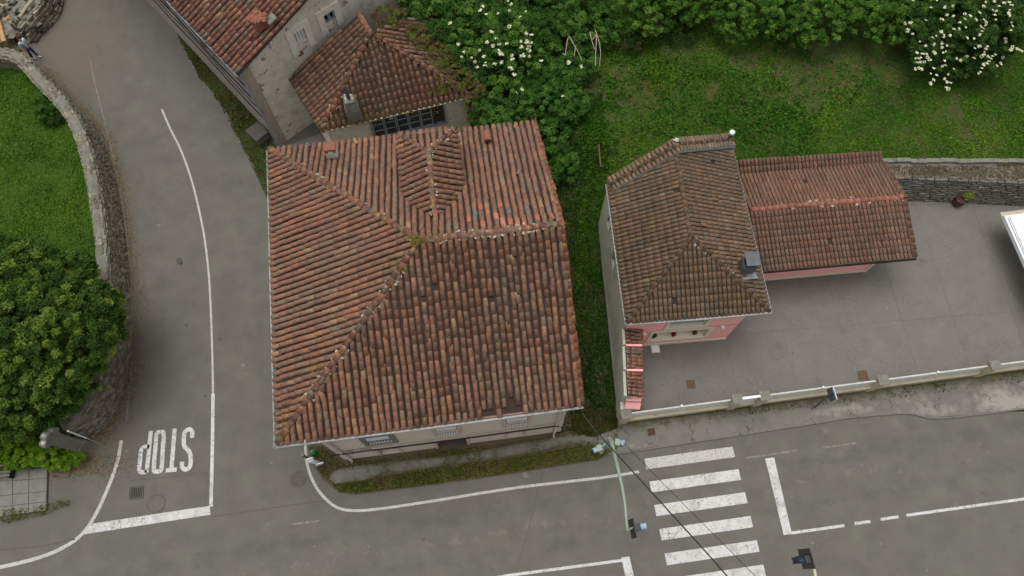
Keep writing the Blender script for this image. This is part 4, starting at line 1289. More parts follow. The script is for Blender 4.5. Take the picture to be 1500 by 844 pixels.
MB().blob(p1 + Vector((0, 0, .36)), .10, 1, (1.4, 1, .7), .3).build('ridge_end', 'white_dirty', hs2)

# ------------------------------------------------------------------ garage
gr = thing('pink_garage', 'low pink outbuilding with a reddish tile roof right of the pink house', 'outbuilding', at(1230, 395, ZC))
FG = Fr((at(1342, 377, 3.0).x, at(1342, 377, 3.0).y), 5.5)     # origin: front right eave corner, u negative to the left
gz, gw = 3.0, 7.62
hl = hit(1286, 398, FG(0, .55), FG.U)
x = MB(); Pg = wall(x, FG(-gw, .55), FG(-1.05, .55), ZC - .1, gz - .05, [(gw - 5.0, gw - 3.9, 1.55, 2.25), (gw - 3.0 + .1, gw - 2.0, 1.55, 2.25)], .2)
wall(x, FG(-1.05, .55), FG(-1.05, 5.3), ZC - .1, gz - .02); x.build('wall', 'plaster_pink', gr)
x = MB(); panel(x, Pg, 0, gw - 1.05, ZC - .1, ZC + .20, -.04, .02); x.build('plinth', 'trim_cream', gr)
for (a, b) in ((gw - 5.0, gw - 3.9), (gw - 2.9, gw - 2.0)):
    mb = MB(); border(mb, Pg, a, b, 1.55, 2.25, .09, .03, sides='LRTB'); f_ = mb.build('window', 'trim_cream', gr)
    x = MB(); panel(x, Pg, a, b, 1.55, 2.25, .1, .14); x.build('pane', 'glass', f_)
x = MB(); panel(x, Pg, gw - 1.16, gw - 1.04, ZC, gz - .05, -.06, .02); x.build('corner_pilaster', 'trim_cream', gr)
RG = Roof(gr, PAL_GARAGE, 'tile', pitch=.196, exp=.33, ln=.37, wid=.82, hgt=.55, seed=23, sag=.015); RG.even = True; RG.rmat = 'tile'
rv = 2.95
a, b, c_, d = FG(-gw, 0, gz), FG(.02, 0, gz), FG(.02, rv, gz + .62), FG(-gw, rv, gz + .62)
e, f = FG(.02, 5.15, gz + .12), FG(-gw, 5.15, gz + .12)
RG.plane([a, b, c_, d]); RG.plane([e, f, d, c_])
RG.ridge(d, c_, wid=1.25, mort=.35, lift=.02, pal=[((.28, .12, .085), 3), ((.24, .105, .075), 2)])
RG.ridge(b + FG.U * -.03, c_ + FG.U * -.03, wid=1.0, mort=0, lift=.02); RG.ridge(e + FG.U * -.03, c_ + FG.U * -.03, wid=1.0, mort=0, lift=.02)
# the coping strip of tiles on the retaining wall behind
RG.plane([FG(-gw - .4, 5.28, gz + .14), FG(-.1, 5.28, gz + .10), FG(-.1, 5.72, gz + .28), FG(-gw - .4, 5.9, gz + .32)])
RG.finish()
MB().box(FG(-gw / 2, -.07, gz - .05), (gw, .07, .09), FG.ax).build('gutter', 'dark', gr)
x = MB(); x.prism([tuple(FG(u, v)[:2]) for u, v in ((-gw - .3, 5.35), (-.15, 5.35), (-.15, 5.7), (-gw - .3, 5.85))], 1.0, gz + .06); x.build('back_wall', 'concrete', gr)

# ------------------------------------------------------------------ retaining wall behind the courtyard
rw0 = at(1333, 293, ZC); rwb = pxl([(1290, 296), (1333, 293), (1400, 295), (1450, 298), (1500, 300), (1900, 310)], ZC)
t = thing('retaining_wall', 'weathered grey stone retaining wall between the courtyard and the meadow', 'wall', rw0)
ZW = 1.9
wt = pxl([(1290, 262), (1333, 259), (1400, 262), (1450, 264), (1500, 266), (1900, 276)], ZW)
wk = pxl([(1290, 243), (1333, 243), (1400, 243), (1450, 243), (1500, 244), (1900, 250)], 2.25)
vs = []
for a, b, c_ in zip(rwb, wt, wk):
    vs += [Vector((a.x, a.y, ZC - .2)), b, c_, Vector((c_.x, c_.y + .35, 2.38)), Vector((c_.x, c_.y + .5, 2.0))]
fs = [(i * 5 + j, (i + 1) * 5 + j, (i + 1) * 5 + j + 1, i * 5 + j + 1) for i in range(len(rwb) - 1) for j in range(4)]
MB().add(vs, fs).build('wall_core', 'wallcap', t)
# stones laid over the slanting face
mbs = MB(); rnd = random.Random(4); SC_ = SC; SC = [(.14, .135, .115), (.155, .15, .127), (.125, .12, .103), (.165, .16, .137)]
for i in range(len(rwb) - 1):
    a, b, ta, tb = rwb[i], rwb[i + 1], wt[i], wt[i + 1]; Ln = (b - a).length; zz = 0.02
    while zz < .97:
        hh = rnd.uniform(.06, .11); s = rnd.uniform(0, .03)
        while s < 1:
            w_ = rnd.uniform(.25, .8) / Ln; m_ = min(1, s + w_ / 2)
            p = (a + (b - a) * m_) * (1 - zz) + (ta + (tb - ta) * m_) * zz
            stone(mbs, p + Vector((0, -.02, .02)), w_ * Ln * .96, .16, hh * 1.7, b - a, rnd); s += w_
        zz += hh
mbs.build('wall_stones', 'stone', t)['kind'] = 'stuff'; SC = SC_
x = MB()
for a, b in zip(wt[:-1], wt[1:]):
    for k_ in range(max(1, int((b - a).length / .8))):
        q0 = a + (b - a) * (k_ / max(1, int((b - a).length / .8))); x.blob(q0 + Vector((0, .12, .02)), rnd.uniform(.10, .2), 1, (2.2, .8, .35), .3)
x.build('loose_stones', 'wallcap', t)['kind'] = 'stuff'
x = MB(); ck = [Vector((c_.x, c_.y + .2, 2.40)) for c_ in wk]
for a, b in zip(ck[:-1], ck[1:]):
    nn = max(1, int((b - a).length / .7))
    for k_ in range(nn):
        q0 = a + (b - a) * ((k_ + .5) / nn); L_ = (b - a).length / nn
        MB().box(q0 + Vector((0, rnd.uniform(-.03, .03), rnd.uniform(-.02, .02))), (L_ * .995, .22, .12), (b.x - a.x, b.y - a.y + rnd.uniform(-.05, .05))).build('coping_stone', 'wallcap', t)
x = MB()
r_ = np.random.default_rng(8); 
PP = []
for a, b, c1, c2 in zip(wt[:-1], wt[1:], wk[:-1], wk[1:]):
    n_ = int((b - a).length * 260); s = r_.random(n_)[:, None]; q = r_.random(n_)[:, None]
    PP.append((np.array(a) * (1 - s) + np.array(b) * s) * (1 - q) + (np.array(c1) * (1 - s) + np.array(c2) * s) * q + np.array([0, 0, .03]))
PP = np.concatenate(PP); cc = np.array([(.16, .085, .055), (.12, .08, .05), (.19, .12, .075), (.07, .09, .02)])[r_.integers(0, 4, len(PP))] * r_.uniform(.6, 1.2, (len(PP), 1))
leaves('dry_growth', PP, .10, cc, m='litter', parent=t, up=1.2)['kind'] = 'stuff'

# ------------------------------------------------------------------ side boundary wall with stepped tile coping
bw = thing('boundary_wall', 'grey boundary wall with stepped tile coping and pink ends left of the courtyard', 'wall', (5.17, 8, 0))
wb0, wb1 = Vector((5.12, 6.75, 0)), F2(.02, .05)
dd_ = (wb1 - wb0).normalized(); sn = Vector((dd_.y, -dd_.x, 0))
x = MB()
for (y0, y1, zt) in ((7.45, 8.6, 2.70), (8.6, 9.72, 2.88), (9.72, 10.45, 3.05), (7.0, 7.45, 1.55)):
    q = [wb0 + dd_ * (y0 - 6.75), wb0 + dd_ * (y1 - 6.75 - .004)]
    x.prism([tuple((q[0])[:2]), tuple((q[0] + sn * .36)[:2]), tuple((q[1] + sn * .36)[:2]), tuple((q[1])[:2])], -.1, zt)
x.build('wall', 'wall_grey', bw)
RB = Roof(bw, [((.23, .12, .09), 3), ((.28, .13, .09), 2), ((.19, .11, .085), 2), ((.24, .17, .13), 1)], 'tile', pitch=.172, exp=.30, ln=.42, wid=.80, hgt=.7, seed=31, sag=.005)
for (y0, y1, zt) in ((7.45, 8.55, 2.72), (8.62, 9.66, 2.90), (9.74, 10.5, 3.08)):
    a = wb0 + dd_ * (y0 - 6.75) + sn * .86; b = wb0 + dd_ * (y1 - 6.75) + sn * .86
    RB.plane([a + Vector((0, 0, zt - .12)), b + Vector((0, 0, zt - .12)), b - sn * .70 + Vector((0, 0, zt + .12)), a - sn * .70 + Vector((0, 0, zt + .12))])
    e_ = wb0 + dd_ * (y1 - 6.75 + .02) + sn * .5 + Vector((0, 0, zt + .12))
    MB().box(e_, (.72, .09, .20), (sn.x, sn.y)).build('step_end', 'plaster_pink', bw)
    q = a - sn * .2; MB().box((a + b) / 2 - sn * .05 + Vector((0, 0, zt / 2 - .05)), (.18, (b - a).length * .96, zt - .25), (sn.x, sn.y)).build('inner_wall', 'plaster_pink', bw)
RB.finish(300)
for (y0, y1, z0_, z1_, ww) in ((7.36, 7.66, 2.05, 2.32, .70), (7.10, 7.33, 1.68, 1.95, .70)):
    a = wb0 + dd_ * (y0 - 6.75) + sn * .18; b = wb0 + dd_ * (y1 - 6.75) + sn * .18
    MB().add([a, a + sn * ww, b + sn * ww, b, a + Vector((0, 0, z0_)), a + sn * ww + Vector((0, 0, z0_ - .05)), b + sn * ww + Vector((0, 0, z1_ - .05)), b + Vector((0, 0, z1_))],
             [(3, 2, 1, 0), (4, 5, 6, 7), (0, 1, 5, 4), (1, 2, 6, 5), (2, 3, 7, 6), (3, 0, 4, 7)]).build('step_end', 'plaster_pink', bw)

# ------------------------------------------------------------------ front fence: cream wall, piers, white metal panels
fa, fb = at(905, 622), at(1500, 543); fd = (fb - fa).normalized(); fn = Vector((-fd.y, fd.x, 0))


def fs_(px, py): return (at(px, py) - fa).dot(fd)


fence = thing('front_fence', 'low cream wall with piers and white metal panels along the pavement', 'fence', fa)
MB().box(fa + fd * 15 + fn * .15 + Vector((0, 0, .3)), (30, .24, .64), (fd.x, fd.y)).build('base_wall', 'fence_cream', fence)
MB().box(fa + fd * 15 + fn * .15 + Vector((0, 0, .64)), (30, .30, .05), (fd.x, fd.y)).build('wall_coping', 'fence_cream', fence)
S = [0.2, fs_(1068, 603), fs_(1106, 597), fs_(1272, 573), fs_(1430, 553), fs_(1640, 524)]
for i, s in enumerate(S):
    c = fa + fd * s + fn * .15
    p = MB().box(c + Vector((0, 0, .78)), (.40, .36, 1.56), (fd.x, fd.y)).build('pier', 'fence_cream', fence)
    MB().box(c + Vector((0, 0, 1.585)), (.50, .46, .06), (fd.x, fd.y)).build('pier_cap', 'concrete', p)
    if i < len(S) - 1:
        a, b = s + .24, S[i + 1] - .24; m = (a + b) / 2; L_ = b - a
        if i == 1:
            p = MB().box(fa + fd * m + fn * .15 + Vector((0, 0, .95)), (L_, .06, 1.25), (fd.x, fd.y), ).build('gate_panel', 'white_paint', fence)
            MB().box(fa + fd * m + fn * .15 + Vector((0, 0, 1.6)), (L_ + .04, .12, .07), (fd.x, fd.y)).build('top_rail', 'white_paint', p)
        else:
            k = 2 if L_ > 3 else 1
            for j in range(k):
                mm = a + (j + .5) * L_ / k; l2 = L_ / k - .05
                p = MB().box(fa + fd * mm + fn * .2 + Vector((0, 0, 1.06)), (l2, .03, .72), (fd.x, fd.y)).build('fence_panel', 'white_paint', fence)
                x = MB()
                for zz in (.74, 1.06, 1.40): x.box(fa + fd * mm + fn * .185 + Vector((0, 0, zz)), (l2, .07, .06), (fd.x, fd.y))
                x.build('rail', 'white_dirty', p)
            if k == 2:
                MB().box(fa + fd * m + fn * .2 + Vector((0, 0, 1.08)), (.09, .09, .90), (fd.x, fd.y)).build('fence_post', 'white_paint', fence)

# ------------------------------------------------------------------ old house at the top left with a plastered gable
C3 = Vector((-12.66, 22.24, 0)); d3 = Vector((-.672, .74, 0)); g3 = Vector((.74, .672, 0)); E3 = 6.5
hs3 = thing('old_plastered_house', 'tall old house with a stained plaster gable and a broken brick chimney', 'house', C3 + g3 * 4 + d3 * 5)
rise = .36; gw3 = 12.0; rs3 = 6.2
def W3(px, py): return hit(px, py, C3, g3)




h1_ = (3.0, 3.66, 5.70, 6.50); h2_ = (4.82, 5.45, 5.80, 6.42); SG = 2.3; ZG = 7.12
x = MB(); P3 = wall(x, C3 + g3 * SG, C3 + g3 * (gw3 - SG), -.1, ZG, [(h[0] - SG, h[1] - SG, h[2], h[3]) for h in (h1_, h2_)], .3)
P3s = P3; P3 = lambda s_, z, o=0.0: P3s(s_ - SG, z, o)
e3 = E3 - .14
for q in ([(0, -.1), (SG, -.1), (SG, ZG), (0, e3)], [(gw3 - SG, -.1), (gw3, -.1), (gw3, e3), (gw3 - SG, ZG)], [(SG, ZG), (gw3 - SG, ZG), (rs3, E3 + rise * rs3 - .15)]):
    x.add([P3(*p) for p in q], [tuple(range(len(q)))])
x.build('gable_wall', 'plaster_old', hs3)
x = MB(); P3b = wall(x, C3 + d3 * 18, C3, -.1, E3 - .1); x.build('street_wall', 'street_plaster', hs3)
x = MB(); panel(x, P3, -.0, .42, -.1, E3 - .2, -.03, .02); x.build('corner_strip', 'corner', hs3)
for k, h in enumerate((h1_, h2_)):
    a, b, c_, d = h
    mb = MB(); border(mb, P3, a, b, c_ - .55, d, .34, .04, sides='LRT'); f_ = mb.build('window', 'lime', hs3)
    y = MB(); panel(y, P3, a, b, c_, d, .24, .28); y.build('pane', 'dark', f_)
    if k == 0:
        for j in range(4):
            w_ = (b - a) / 4; y = MB(); panel(y, P3, a + j * w_ + .015, a + (j + 1) * w_ - .015, c_, d, .10, .13); y.build('shutter_board', 'white_paint', f_)
    else:
        for j in range(2):
            w_ = (b - a) / 2; mbb = MB(); border(mbb, P3, a + j * w_ + .06, a + (j + 1) * w_ - .06, c_ + .06, d - .06, .05, -.12, out=.0); mbb.build('sash', 'grey_frame', f_)
y = MB(); panel(y, P3, h1_[0] - .1, h1_[0] + .2, 4.95, 5.25, -.02, .02); y.build('brick_patch', 'brick_red', hs3)
R3 = Roof(hs3, [((.195, .095, .07), 5), ((.225, .108, .072), 3), ((.165, .085, .068), 4), ((.27, .155, .10), 1.0), ((.15, .125, .095), 1.5)], 'tile', pitch=.275, exp=.37, ln=.47, seed=41, sag=.06)
ev = -g3 * .25 - Vector((0, 0, .09)); a = C3 + ev - d3 * .18 + Vector((0, 0, E3)); b = C3 + ev + d3 * 18 + Vector((0, 0, E3))
tp = g3 * rs3 + Vector((0, 0, rise * rs3))
R3.plane([b, a, C3 - d3 * .18 + tp + Vector((0, 0, E3)), C3 + d3 * 18 + tp + Vector((0, 0, E3))])
e0 = C3 - d3 * .18 + g3 * gw3 + Vector((0, 0, E3)); e1 = C3 + d3 * 18 + g3 * gw3 + Vector((0, 0, E3))
R3.plane([e0, e1, C3 + d3 * 18 + tp + Vector((0, 0, E3)), C3 - d3 * .18 + tp + Vector((0, 0, E3))])
R3.ridge(C3 - d3 * .18 + tp + Vector((0, 0, E3)), C3 + d3 * 18 + tp + Vector((0, 0, E3)))
R3.finish()
gutterline(hs3, [a + Vector((0, 0, -.07)) - g3 * .07, b + Vector((0, 0, -.07)) - g3 * .07], .06, 'zinc')
MB().tube([C3 - g3 * .12 - d3 * .02 + Vector((0, 0, z)) for z in (6.3, 3, .1)], .06, 8).build('downpipe', 'zinc', hs3)
c = at(378, 28, 7.8); x = MB().box(c + Vector((0, 0, -.15)), (.60, .55, .6), (g3.x, g3.y)).build('chimney_stump', 'brick_red', hs3)
y = MB()
for _ in range(16): y.blob(c + Vector((random.uniform(-.4, .4), random.uniform(-.35, .3), random.uniform(.05, .22))), random.uniform(.08, .16), 1, (1, 1, .6), .3)
y.build('chimney_rubble', 'brick_red', x)
MB().box(c + g3 * .45 - d3 * .35 + Vector((0, 0, -.05)), (.5, .5, .08), (g3.x, g3.y), tilt=Matrix.Rotation(-.3, 3, 'Y')).build('chimney_flashing', 'concrete', x)
x = MB()
for (z, o, r) in ((5.6, .08, .02), (5.0, .10, .03), (4.3, .14, .035), (3.6, .12, .022), (2.9, .14, .03)):
    x.tube([P3b(s, z + .12 * math.sin(s * .9 + z) - .012 * s, -o) for s in np.linspace(0, 18, 26)], r, 5)
x.build('wall_cables', 'cable', hs3)
y = MB(); panel(y, P3b, 0, 18, 3.1, 3.3, -.10, .02); y.build('ledge', 'street_plaster', hs3)
for s in (2.5, 6, 9.5, 13):
    mb = MB(); border(mb, P3b, s, s + 1.0, 3.6, 5.2, .12, .05, sides='LRTB'); f_ = mb.build('window', 'surround_pink', hs3)
    y = MB(); panel(y, P3b, s, s + 1.0, 3.6, 5.2, -.01, .02); y.build('pane', 'glass', f_)
# paved yard in the angle between the two old houses
yp = fpoly([(410, 217), (470, 196), (486, 225), (520, 235), (420, 240)])
sheet('yard_floor', yp, .03, 'concrete', .5)

# ------------------------------------------------------------------ small overgrown house
hs4 = thing('overgrown_cottage', 'small old cottage with an overgrown pyramid tile roof and blue grey windows', 'house', at(560, 150, 0))
E4 = 4.0; k4 = 6.1
A, B, Cc = at(423, 112, E4), at(470, 192, E4), at(690, 140, E4)
Dd = at(655, 8, E4); PK = at(543, 48, k4); NN = at(525, 20, k4 + .1); Z4 = Vector((0, 0, 1))
u4 = (Cc - B).normalized(); n4 = Vector((-u4.y, u4.x, 0))
wl_ = MB(); i4 = n4 * .28
wa, wb_ = B + i4 + u4 * .25, Cc + i4 - u4 * .1
def H4(px, py): return hit(px, py, wa, u4)


wx0, wx1 = H4(545, 186)[0], H4(650, 158)[0]
P4 = wall(wl_, wa, wb_, -.1, E4 - .12, [(wx0, wx1, 1.9, 3.62)], .18)
wall(wl_, wb_, Dd - u4 * .3, -.1, E4 - .12); wall(wl_, A + u4 * .3, wa, -.1, E4 - .12)
wl_.build('wall', 'lime', hs4)
x = MB(); border(x, P4, wx0, wx1, 1.9, 3.62, .10, .02, sides='LRTB'); f_ = x.build('window', 'grey_frame', hs4)
x = MB(); panel(x, P4, wx0, wx1, 1.9, 3.62, .16, .20); x.build('back_panel', 'dark', f_)
nw = 6; ww = (wx1 - wx0) / nw
for j in range(nw):
    a0, a1 = wx0 + j * ww + .02, wx0 + (j + 1) * ww - .02
    o_ = .04 if j in (0, 1, 4, 5) else (.0 if j == 2 else .1)
    x = MB(); border(x, P4, a0 + .05, a1 - .05, 1.96, 3.56, .055, -.05, out=.05 - o_ * .3)
    for q in (.33, .66):
        zq = 1.98 + (3.54 - 1.98) * q; panel(x, P4, a0 + .07, a1 - .07, zq - .025, zq + .025, .0, .04)
    s_ = x.build('sash', 'grey_frame' if j != 5 else 'rust', f_)
    x = MB(); panel(x, P4, a0 + .07, a1 - .07, 1.98, 3.54, .06, .07); x.build('pane', 'glass', f_)
x = MB(); panel(x, P4, wx0 + ww * 1.5, wx0 + ww * 1.8, 3.2, 3.45, .0, .03); x.build('paper', 'white_dirty', f_)
R4 = Roof(hs4, PAL_RED, 'tile', pitch=.27, exp=.36, ln=.46, seed=55, sag=.13)
R4.plane([A, B, PK, NN]); R4.plane([B, Cc, PK]); R4.plane([Cc, Dd, PK]); 
R4.ridge(B, PK, mort=.6, msize=.05); R4.ridge(Cc, PK, mort=.5, wid=1.1, msize=.05); R4.ridge(NN, PK, mort=1.2, msize=.07)
R4.finish()
gutterline(hs4, [B - n4 * .06 + Vector((0, 0, -.05)), Cc - n4 * .06 + Vector((0, 0, -.05))], .05, 'fence_cream')
gutterline(hs4, [A - Vector((.05, 0, .05)), B - Vector((.06, 0, .05))], .03, 'dark')
c = at(518, 166, 4.35)
ax4 = (u4.x, u4.y)
x = MB(); x.add([c + u4 * i * a_ + n4 * j * a_ + Z4 * z for (z, a_) in ((-.3, .36), (.5, .34), (.95, .25), (1.15, .24)) for (i, j) in ((-1, -1), (1, -1), (1, 1), (-1, 1))],
          [(k * 4 + q, k * 4 + (q + 1) % 4, k * 4 + 4 + (q + 1) % 4, k * 4 + 4 + q) for k in range(3) for q in range(4)] + [(12, 13, 14, 15)]); ch = x.build('chimney', 'wallcap', hs4)
x = MB(); x.tube([c + Z4 * 1.1, c + Z4 * 1.95], .10, 12, cap=False); x.build('flue_pipe', 'zinc_dark', ch)
MB().lathe(c + Z4 * 1.93, [(.085, 0), (.085, .01)], 12).build('flue_mouth', 'dark', ch)
x = MB()
for k in range(7): x.blob(c + Z4 * 1.15 + Vector((random.uniform(-.2, .2), random.uniform(-.2, .2), 0)), .1, 1, (1, 1, .7), .3)
x.build('chimney_mortar', 'mortar', ch)
r_ = np.random.default_rng(5)
mosspatch(hs4, [(c + Vector((.2, -.25, -.25)), .55, .22, 500), (c + Vector((-.5, .2, -.05)), .4, .4, 260), (at(590, 165, 4.2), 1.2, .2, 240), (PK, .35, .25, 160), (at(535, 30, 6), .2, .8, 220)],
          9, ((.15, .12, .03), (.09, .11, .02), (.17, .085, .04), (.10, .085, .04)))


# ================================================================== VERGES AND PATHS
def fz(z): return lambda x, y: x * 0 + z


vg = fpoly([(447, 628), (451, 652), (457, 676), (472, 702), (496, 721), (520, 724), (620, 712), (740, 695), (875, 674), (895, 664), (880, 655), (838, 640), (860, 600), (870, 590), (835, 560), (500, 600)], .05)
sheet('verge', vg, .05, 'earth', .4, zf=lambda x, y: .05 + .05 * fbm(x, y, 2, .8))
pth = fpoly([(484, 694), (500, 686), (560, 678), (640, 671), (700, 662), (760, 650), (822, 640), (850, 632), (868, 625), (906, 624), (903, 662), (885, 664), (872, 652), (840, 650), (760, 666), (690, 676), (620, 686), (575, 692), (528, 704), (492, 709), (483, 702)], .12)
sheet('path', pth, .125, 'pavement', .25, {'pale': lambda x, y: x * 0 - .35 + .5 * fbm(x, y, 8, 1.5), 'dirt': lambda x, y: np.clip(.55 - dline(x, y, pth + [pth[0]]) * 1.6, -.3, .8)})
G_VERGE = [(.08, .085, .018), (.13, .11, .028), (.07, .12, .018), (.17, .16, .035), (.12, .085, .045)]
vg2 = fpoly([(486, 710), (530, 705), (590, 693), (690, 679), (760, 669), (850, 653), (888, 652), (893, 663), (875, 673), (740, 694), (620, 711), (520, 723), (498, 721)], .1)
tag(blades('verge_grass', vg2, 26000, fz(.10), .10, G_VERGE, 41, ms=1.2), 'rough brownish green grass strip between the cracked path and the main road', 'grass')
tag(blades('path_weeds', pth, 9000, fz(.13), .085, G_VERGE, 46, ms=.6, mask=lambda x, y, r: (fbm(x, y, 61, .7) + np.clip(.35 - dline(x, y, pth + [pth[0]]), 0, 1) * .9 > .66)), 'scattered weeds breaking up the edges of the cracked path', 'weeds')
vg3 = fpoly([(452, 655), (472, 655), (505, 678), (560, 672), (655, 660), (720, 652), (800, 640), (828, 634), (850, 633), (760, 649), (700, 661), (640, 670), (560, 677), (490, 688), (484, 702), (494, 716), (474, 702), (458, 678)], .1)
tag(blades('wall_foot_grass', vg3, 15000, fz(.08), .09, G_VERGE, 43, ms=.9), 'patchy grass along the foot of the cream front wall', 'grass')
tag(blades('corner_grass', fpoly([(838, 600), (905, 600), (903, 628), (870, 640), (840, 634)], .1), 9000, fz(.08), .11, [(.03, .05, .01), (.08, .075, .02), (.10, .085, .03), (.03, .07, .012)], 44, ms=.7),
    'yellowing grass and weeds at the corner between the big house and the boundary wall', 'grass')
v3 = fpoly([(236, -20), (252, 30), (266, 66), (290, 112), (324, 156), (348, 203), (372, 248), (392, 292), (405, 292), (412, 225), (400, 208), (330, 112), (245, 0), (232, -18)], .04)
sheet('verge', v3, .04, 'grass_ground', .4, zf=lambda x, y: .04 + .05 * fbm(x, y, 2, .8))
tag(blades('street_grass', v3, 34000, fz(.08), .10, [(.03, .075, .01), (.05, .115, .012), (.12, .065, .035), (.04, .09, .01), (.03, .08, .01)], 47, ms=.8), 'grass and reddish weeds along the foot of the tall old street wall', 'grass')
sb = thing('concrete_slab', 'square concrete access box standing in the grass beside the street wall', 'access box', at(380, 196, .1))
c = at(379, 198, .3); x = MB().box(c, (.85, .70, .6), (.72, -.70)).build('box', 'concrete', sb)
MB().box(c + Vector((0, 0, .33)), (.98, .82, .06), (.72, -.70)).build('lid', 'iron', sb)
x = MB(); ks = smooth(pxl([(266, 66), (290, 112), (324, 156), (348, 203), (372, 248)], .0), 6)
for a, b in zip(ks[:-1], ks[1:]):
    if random.random() < .55: d = b - a; x.box((a + b) / 2 + Vector((.05, 0, .04)), (d.length * .9, .10, .10), (d.x, d.y))
x.build('kerb_stones', 'concrete', loc=ks[0])['kind'] = 'structure'

# leaf litter along the curved wall
r = np.random.default_rng(77)
n = 3800; i = r.integers(0, len(wb) - 1, n); tt = r.random(n); ln_ = np.array([(p.x, p.y) for p in wb])
P2 = ln_[i] * (1 - tt[:, None]) + ln_[i + 1] * tt[:, None] + np.c_[np.abs(r.normal(0, .4, n)), r.normal(0, .15, n)]
P2 = P2[(ln_[i][:, 1] < 30)]
c1 = at(110, 680); P3_ = np.c_[r.normal(c1.x, 1.2, 1500), r.normal(c1.y, .30, 1500)]; c1 = at(40, 690); P4_ = np.c_[r.normal(c1.x, 1.5, 900), r.normal(c1.y, .25, 900)]
P2 = np.concatenate([P2, P3_, P4_]); cc = np.array([(.11, .06, .03), (.16, .10, .045), (.07, .045, .025), (.22, .16, .06)])[r.integers(0, 4, len(P2))]
o = leaves('leaf_litter', np.c_[P2, np.full(len(P2), .03)], .065, cc, m='litter', up=3); o['kind'] = 'stuff'; tag(o, 'brown fallen leaves along the foot of the curved stone wall', 'leaves')

# terrace of grey slabs, bottom left
tp_ = pxl([(-60, 692), (72, 686), (70, 748), (0, 758), (-60, 766)], 0)
tr = MB().prism([(p.x, p.y) for p in reversed(tp_)], 0, .10).build('terrace', 'joint', loc=tp_[0]); tr['kind'] = 'structure'
sp = lambda s, t_: (tp_[0] * (1 - t_) + tp_[4] * t_) * (1 - s) + (tp_[1] * (1 - t_) + tp_[2] * t_) * s
ss = [0, .22, .36, .62, .80, 1]; ts = [0, .25, .56, .80, 1]
for i in range(5):
    for j in range(4):
        g = .003; q = [sp(ss[i] + g, ts[j] + g * 2), sp(ss[i + 1] - g, ts[j] + g * 2), sp(ss[i + 1] - g, ts[j + 1] - g * 2), sp(ss[i] + g, ts[j + 1] - g * 2)]
        z = .15 + random.uniform(-.012, .012)
        MB().prism([(p.x, p.y) for p in reversed(q)], .08, z).build('slab', 'concrete', tr)
tag(blades('terrace_weeds', fpoly([(-30, 750), (60, 742), (100, 728), (104, 740), (60, 756), (0, 768), (-30, 770)], .05), 1500, fz(.08), .10, G_VERGE, 49), 'small weeds in the joint round the grey slab terrace', 'weeds')
bx = thing('dark_bench', 'dark bench on the slab terrace at the left edge below the tree', 'bench', at(2, 700, .15))
c = at(0, 694, .6); 
for k in range(3): MB().box(c + Vector((-.3, -.1 + k * .16, 0)), (1.5, .12, .05), (1, .05)).build('seat_slat', 'wood_grey', bx)
for k in (-.9, .35): MB().box(c + Vector((k, .05, -.24)), (.08, .42, .42), (1, .05)).build('leg', 'dark', bx)
MB().box(c + Vector((-.3, .28, .3)), (1.5, .05, .35), (1, .05)).build('backrest', 'wood_grey', bx)

# ================================================================== VEGETATION


def bush(name, label, cat, base, blobs, ncl, rcl, per, pal, size, seed, trunk_top=None, tr=.12, up=.7, group=None, lo=-.35, asp=.55, limbs=5):
    t = thing(name, label, cat, base, group)
    size *= .80; per = int(per * .82); ncl = int(ncl * 3.0); rcl *= .56
    P, d, ids, k, cs = clump_points(blobs, ncl, rcl, per, seed, lo)
    C = tone(ids, k, pal, seed + 1) * 1.18
    leaves('crown', P, size, C, parent=t, up=up, out=d, asp=asp)
    if trunk_top is not None: trunk(t, base, trunk_top, tr, tr * .35, limbs, seed=seed)
    return t, cs


def bl(px, py, z, rx, ry, rz): c = at(px, py, z); return ((c.x, c.y, z), (rx, ry, rz))


# the big tree on the left
tb = [bl(60, 500, 4.6, 2.9, 2.9, 1.6), bl(110, 470, 4.2, 1.9, 2.0, 1.3), bl(35, 420, 4.2, 2.1, 2.0, 1.4), bl(95, 400, 3.6, 1.5, 1.0, 1.0), bl(20, 560, 4.2, 2.2, 1.9, 1.4), bl(100, 550, 3.8, 1.5, 1.3, 1.0),
      bl(-20, 480, 4.2, 2.2, 3.4, 1.5), bl(155, 480, 3.3, .95, .9, .7), bl(30, 610, 3.0, 1.5, 1.0, .9), bl(-40, 600, 3.2, 2, 1.5, 1.2), bl(165, 450, 3.0, .6, .8, .6), bl(10, 375, 3.4, 1.3, .9, .9), bl(75, 590, 3.2, 1.1, .9, .8)]
bush('broadleaf_tree', 'big round broadleaf tree with yellow green leaf tips overhanging the stone wall', 'tree', at(50, 545, ZL), tb, 640, .46, 130, G_TREE, .15, 61, at(55, 510, 4.2), .26, limbs=7)
bush('lawn_bush', 'small dense green bush on the lawn against the inside of the wall', 'bush', at(75, 175, ZL), [bl(75, 168, ZL + .35, .75, .6, .6), bl(66, 150, ZL + .3, .5, .5, .4)], 42, .25, 90, [(.02, .05, .01), (.04, .09, .015), (.06, .12, .02)], .10, 62)
bush('yellow_green_shrub', 'low bright yellow green shrub between the big tree and the slab terrace', 'shrub', at(30, 670, .1),
     [bl(20, 660, .8, 1.6, .8, .6), bl(75, 662, .7, 1.1, .75, .5), bl(-30, 660, .9, 1.2, .8, .6), bl(100, 672, .5, .7, .45, .35)], 150, .28, 110, G_YEL, .10, 63, up=1.0)

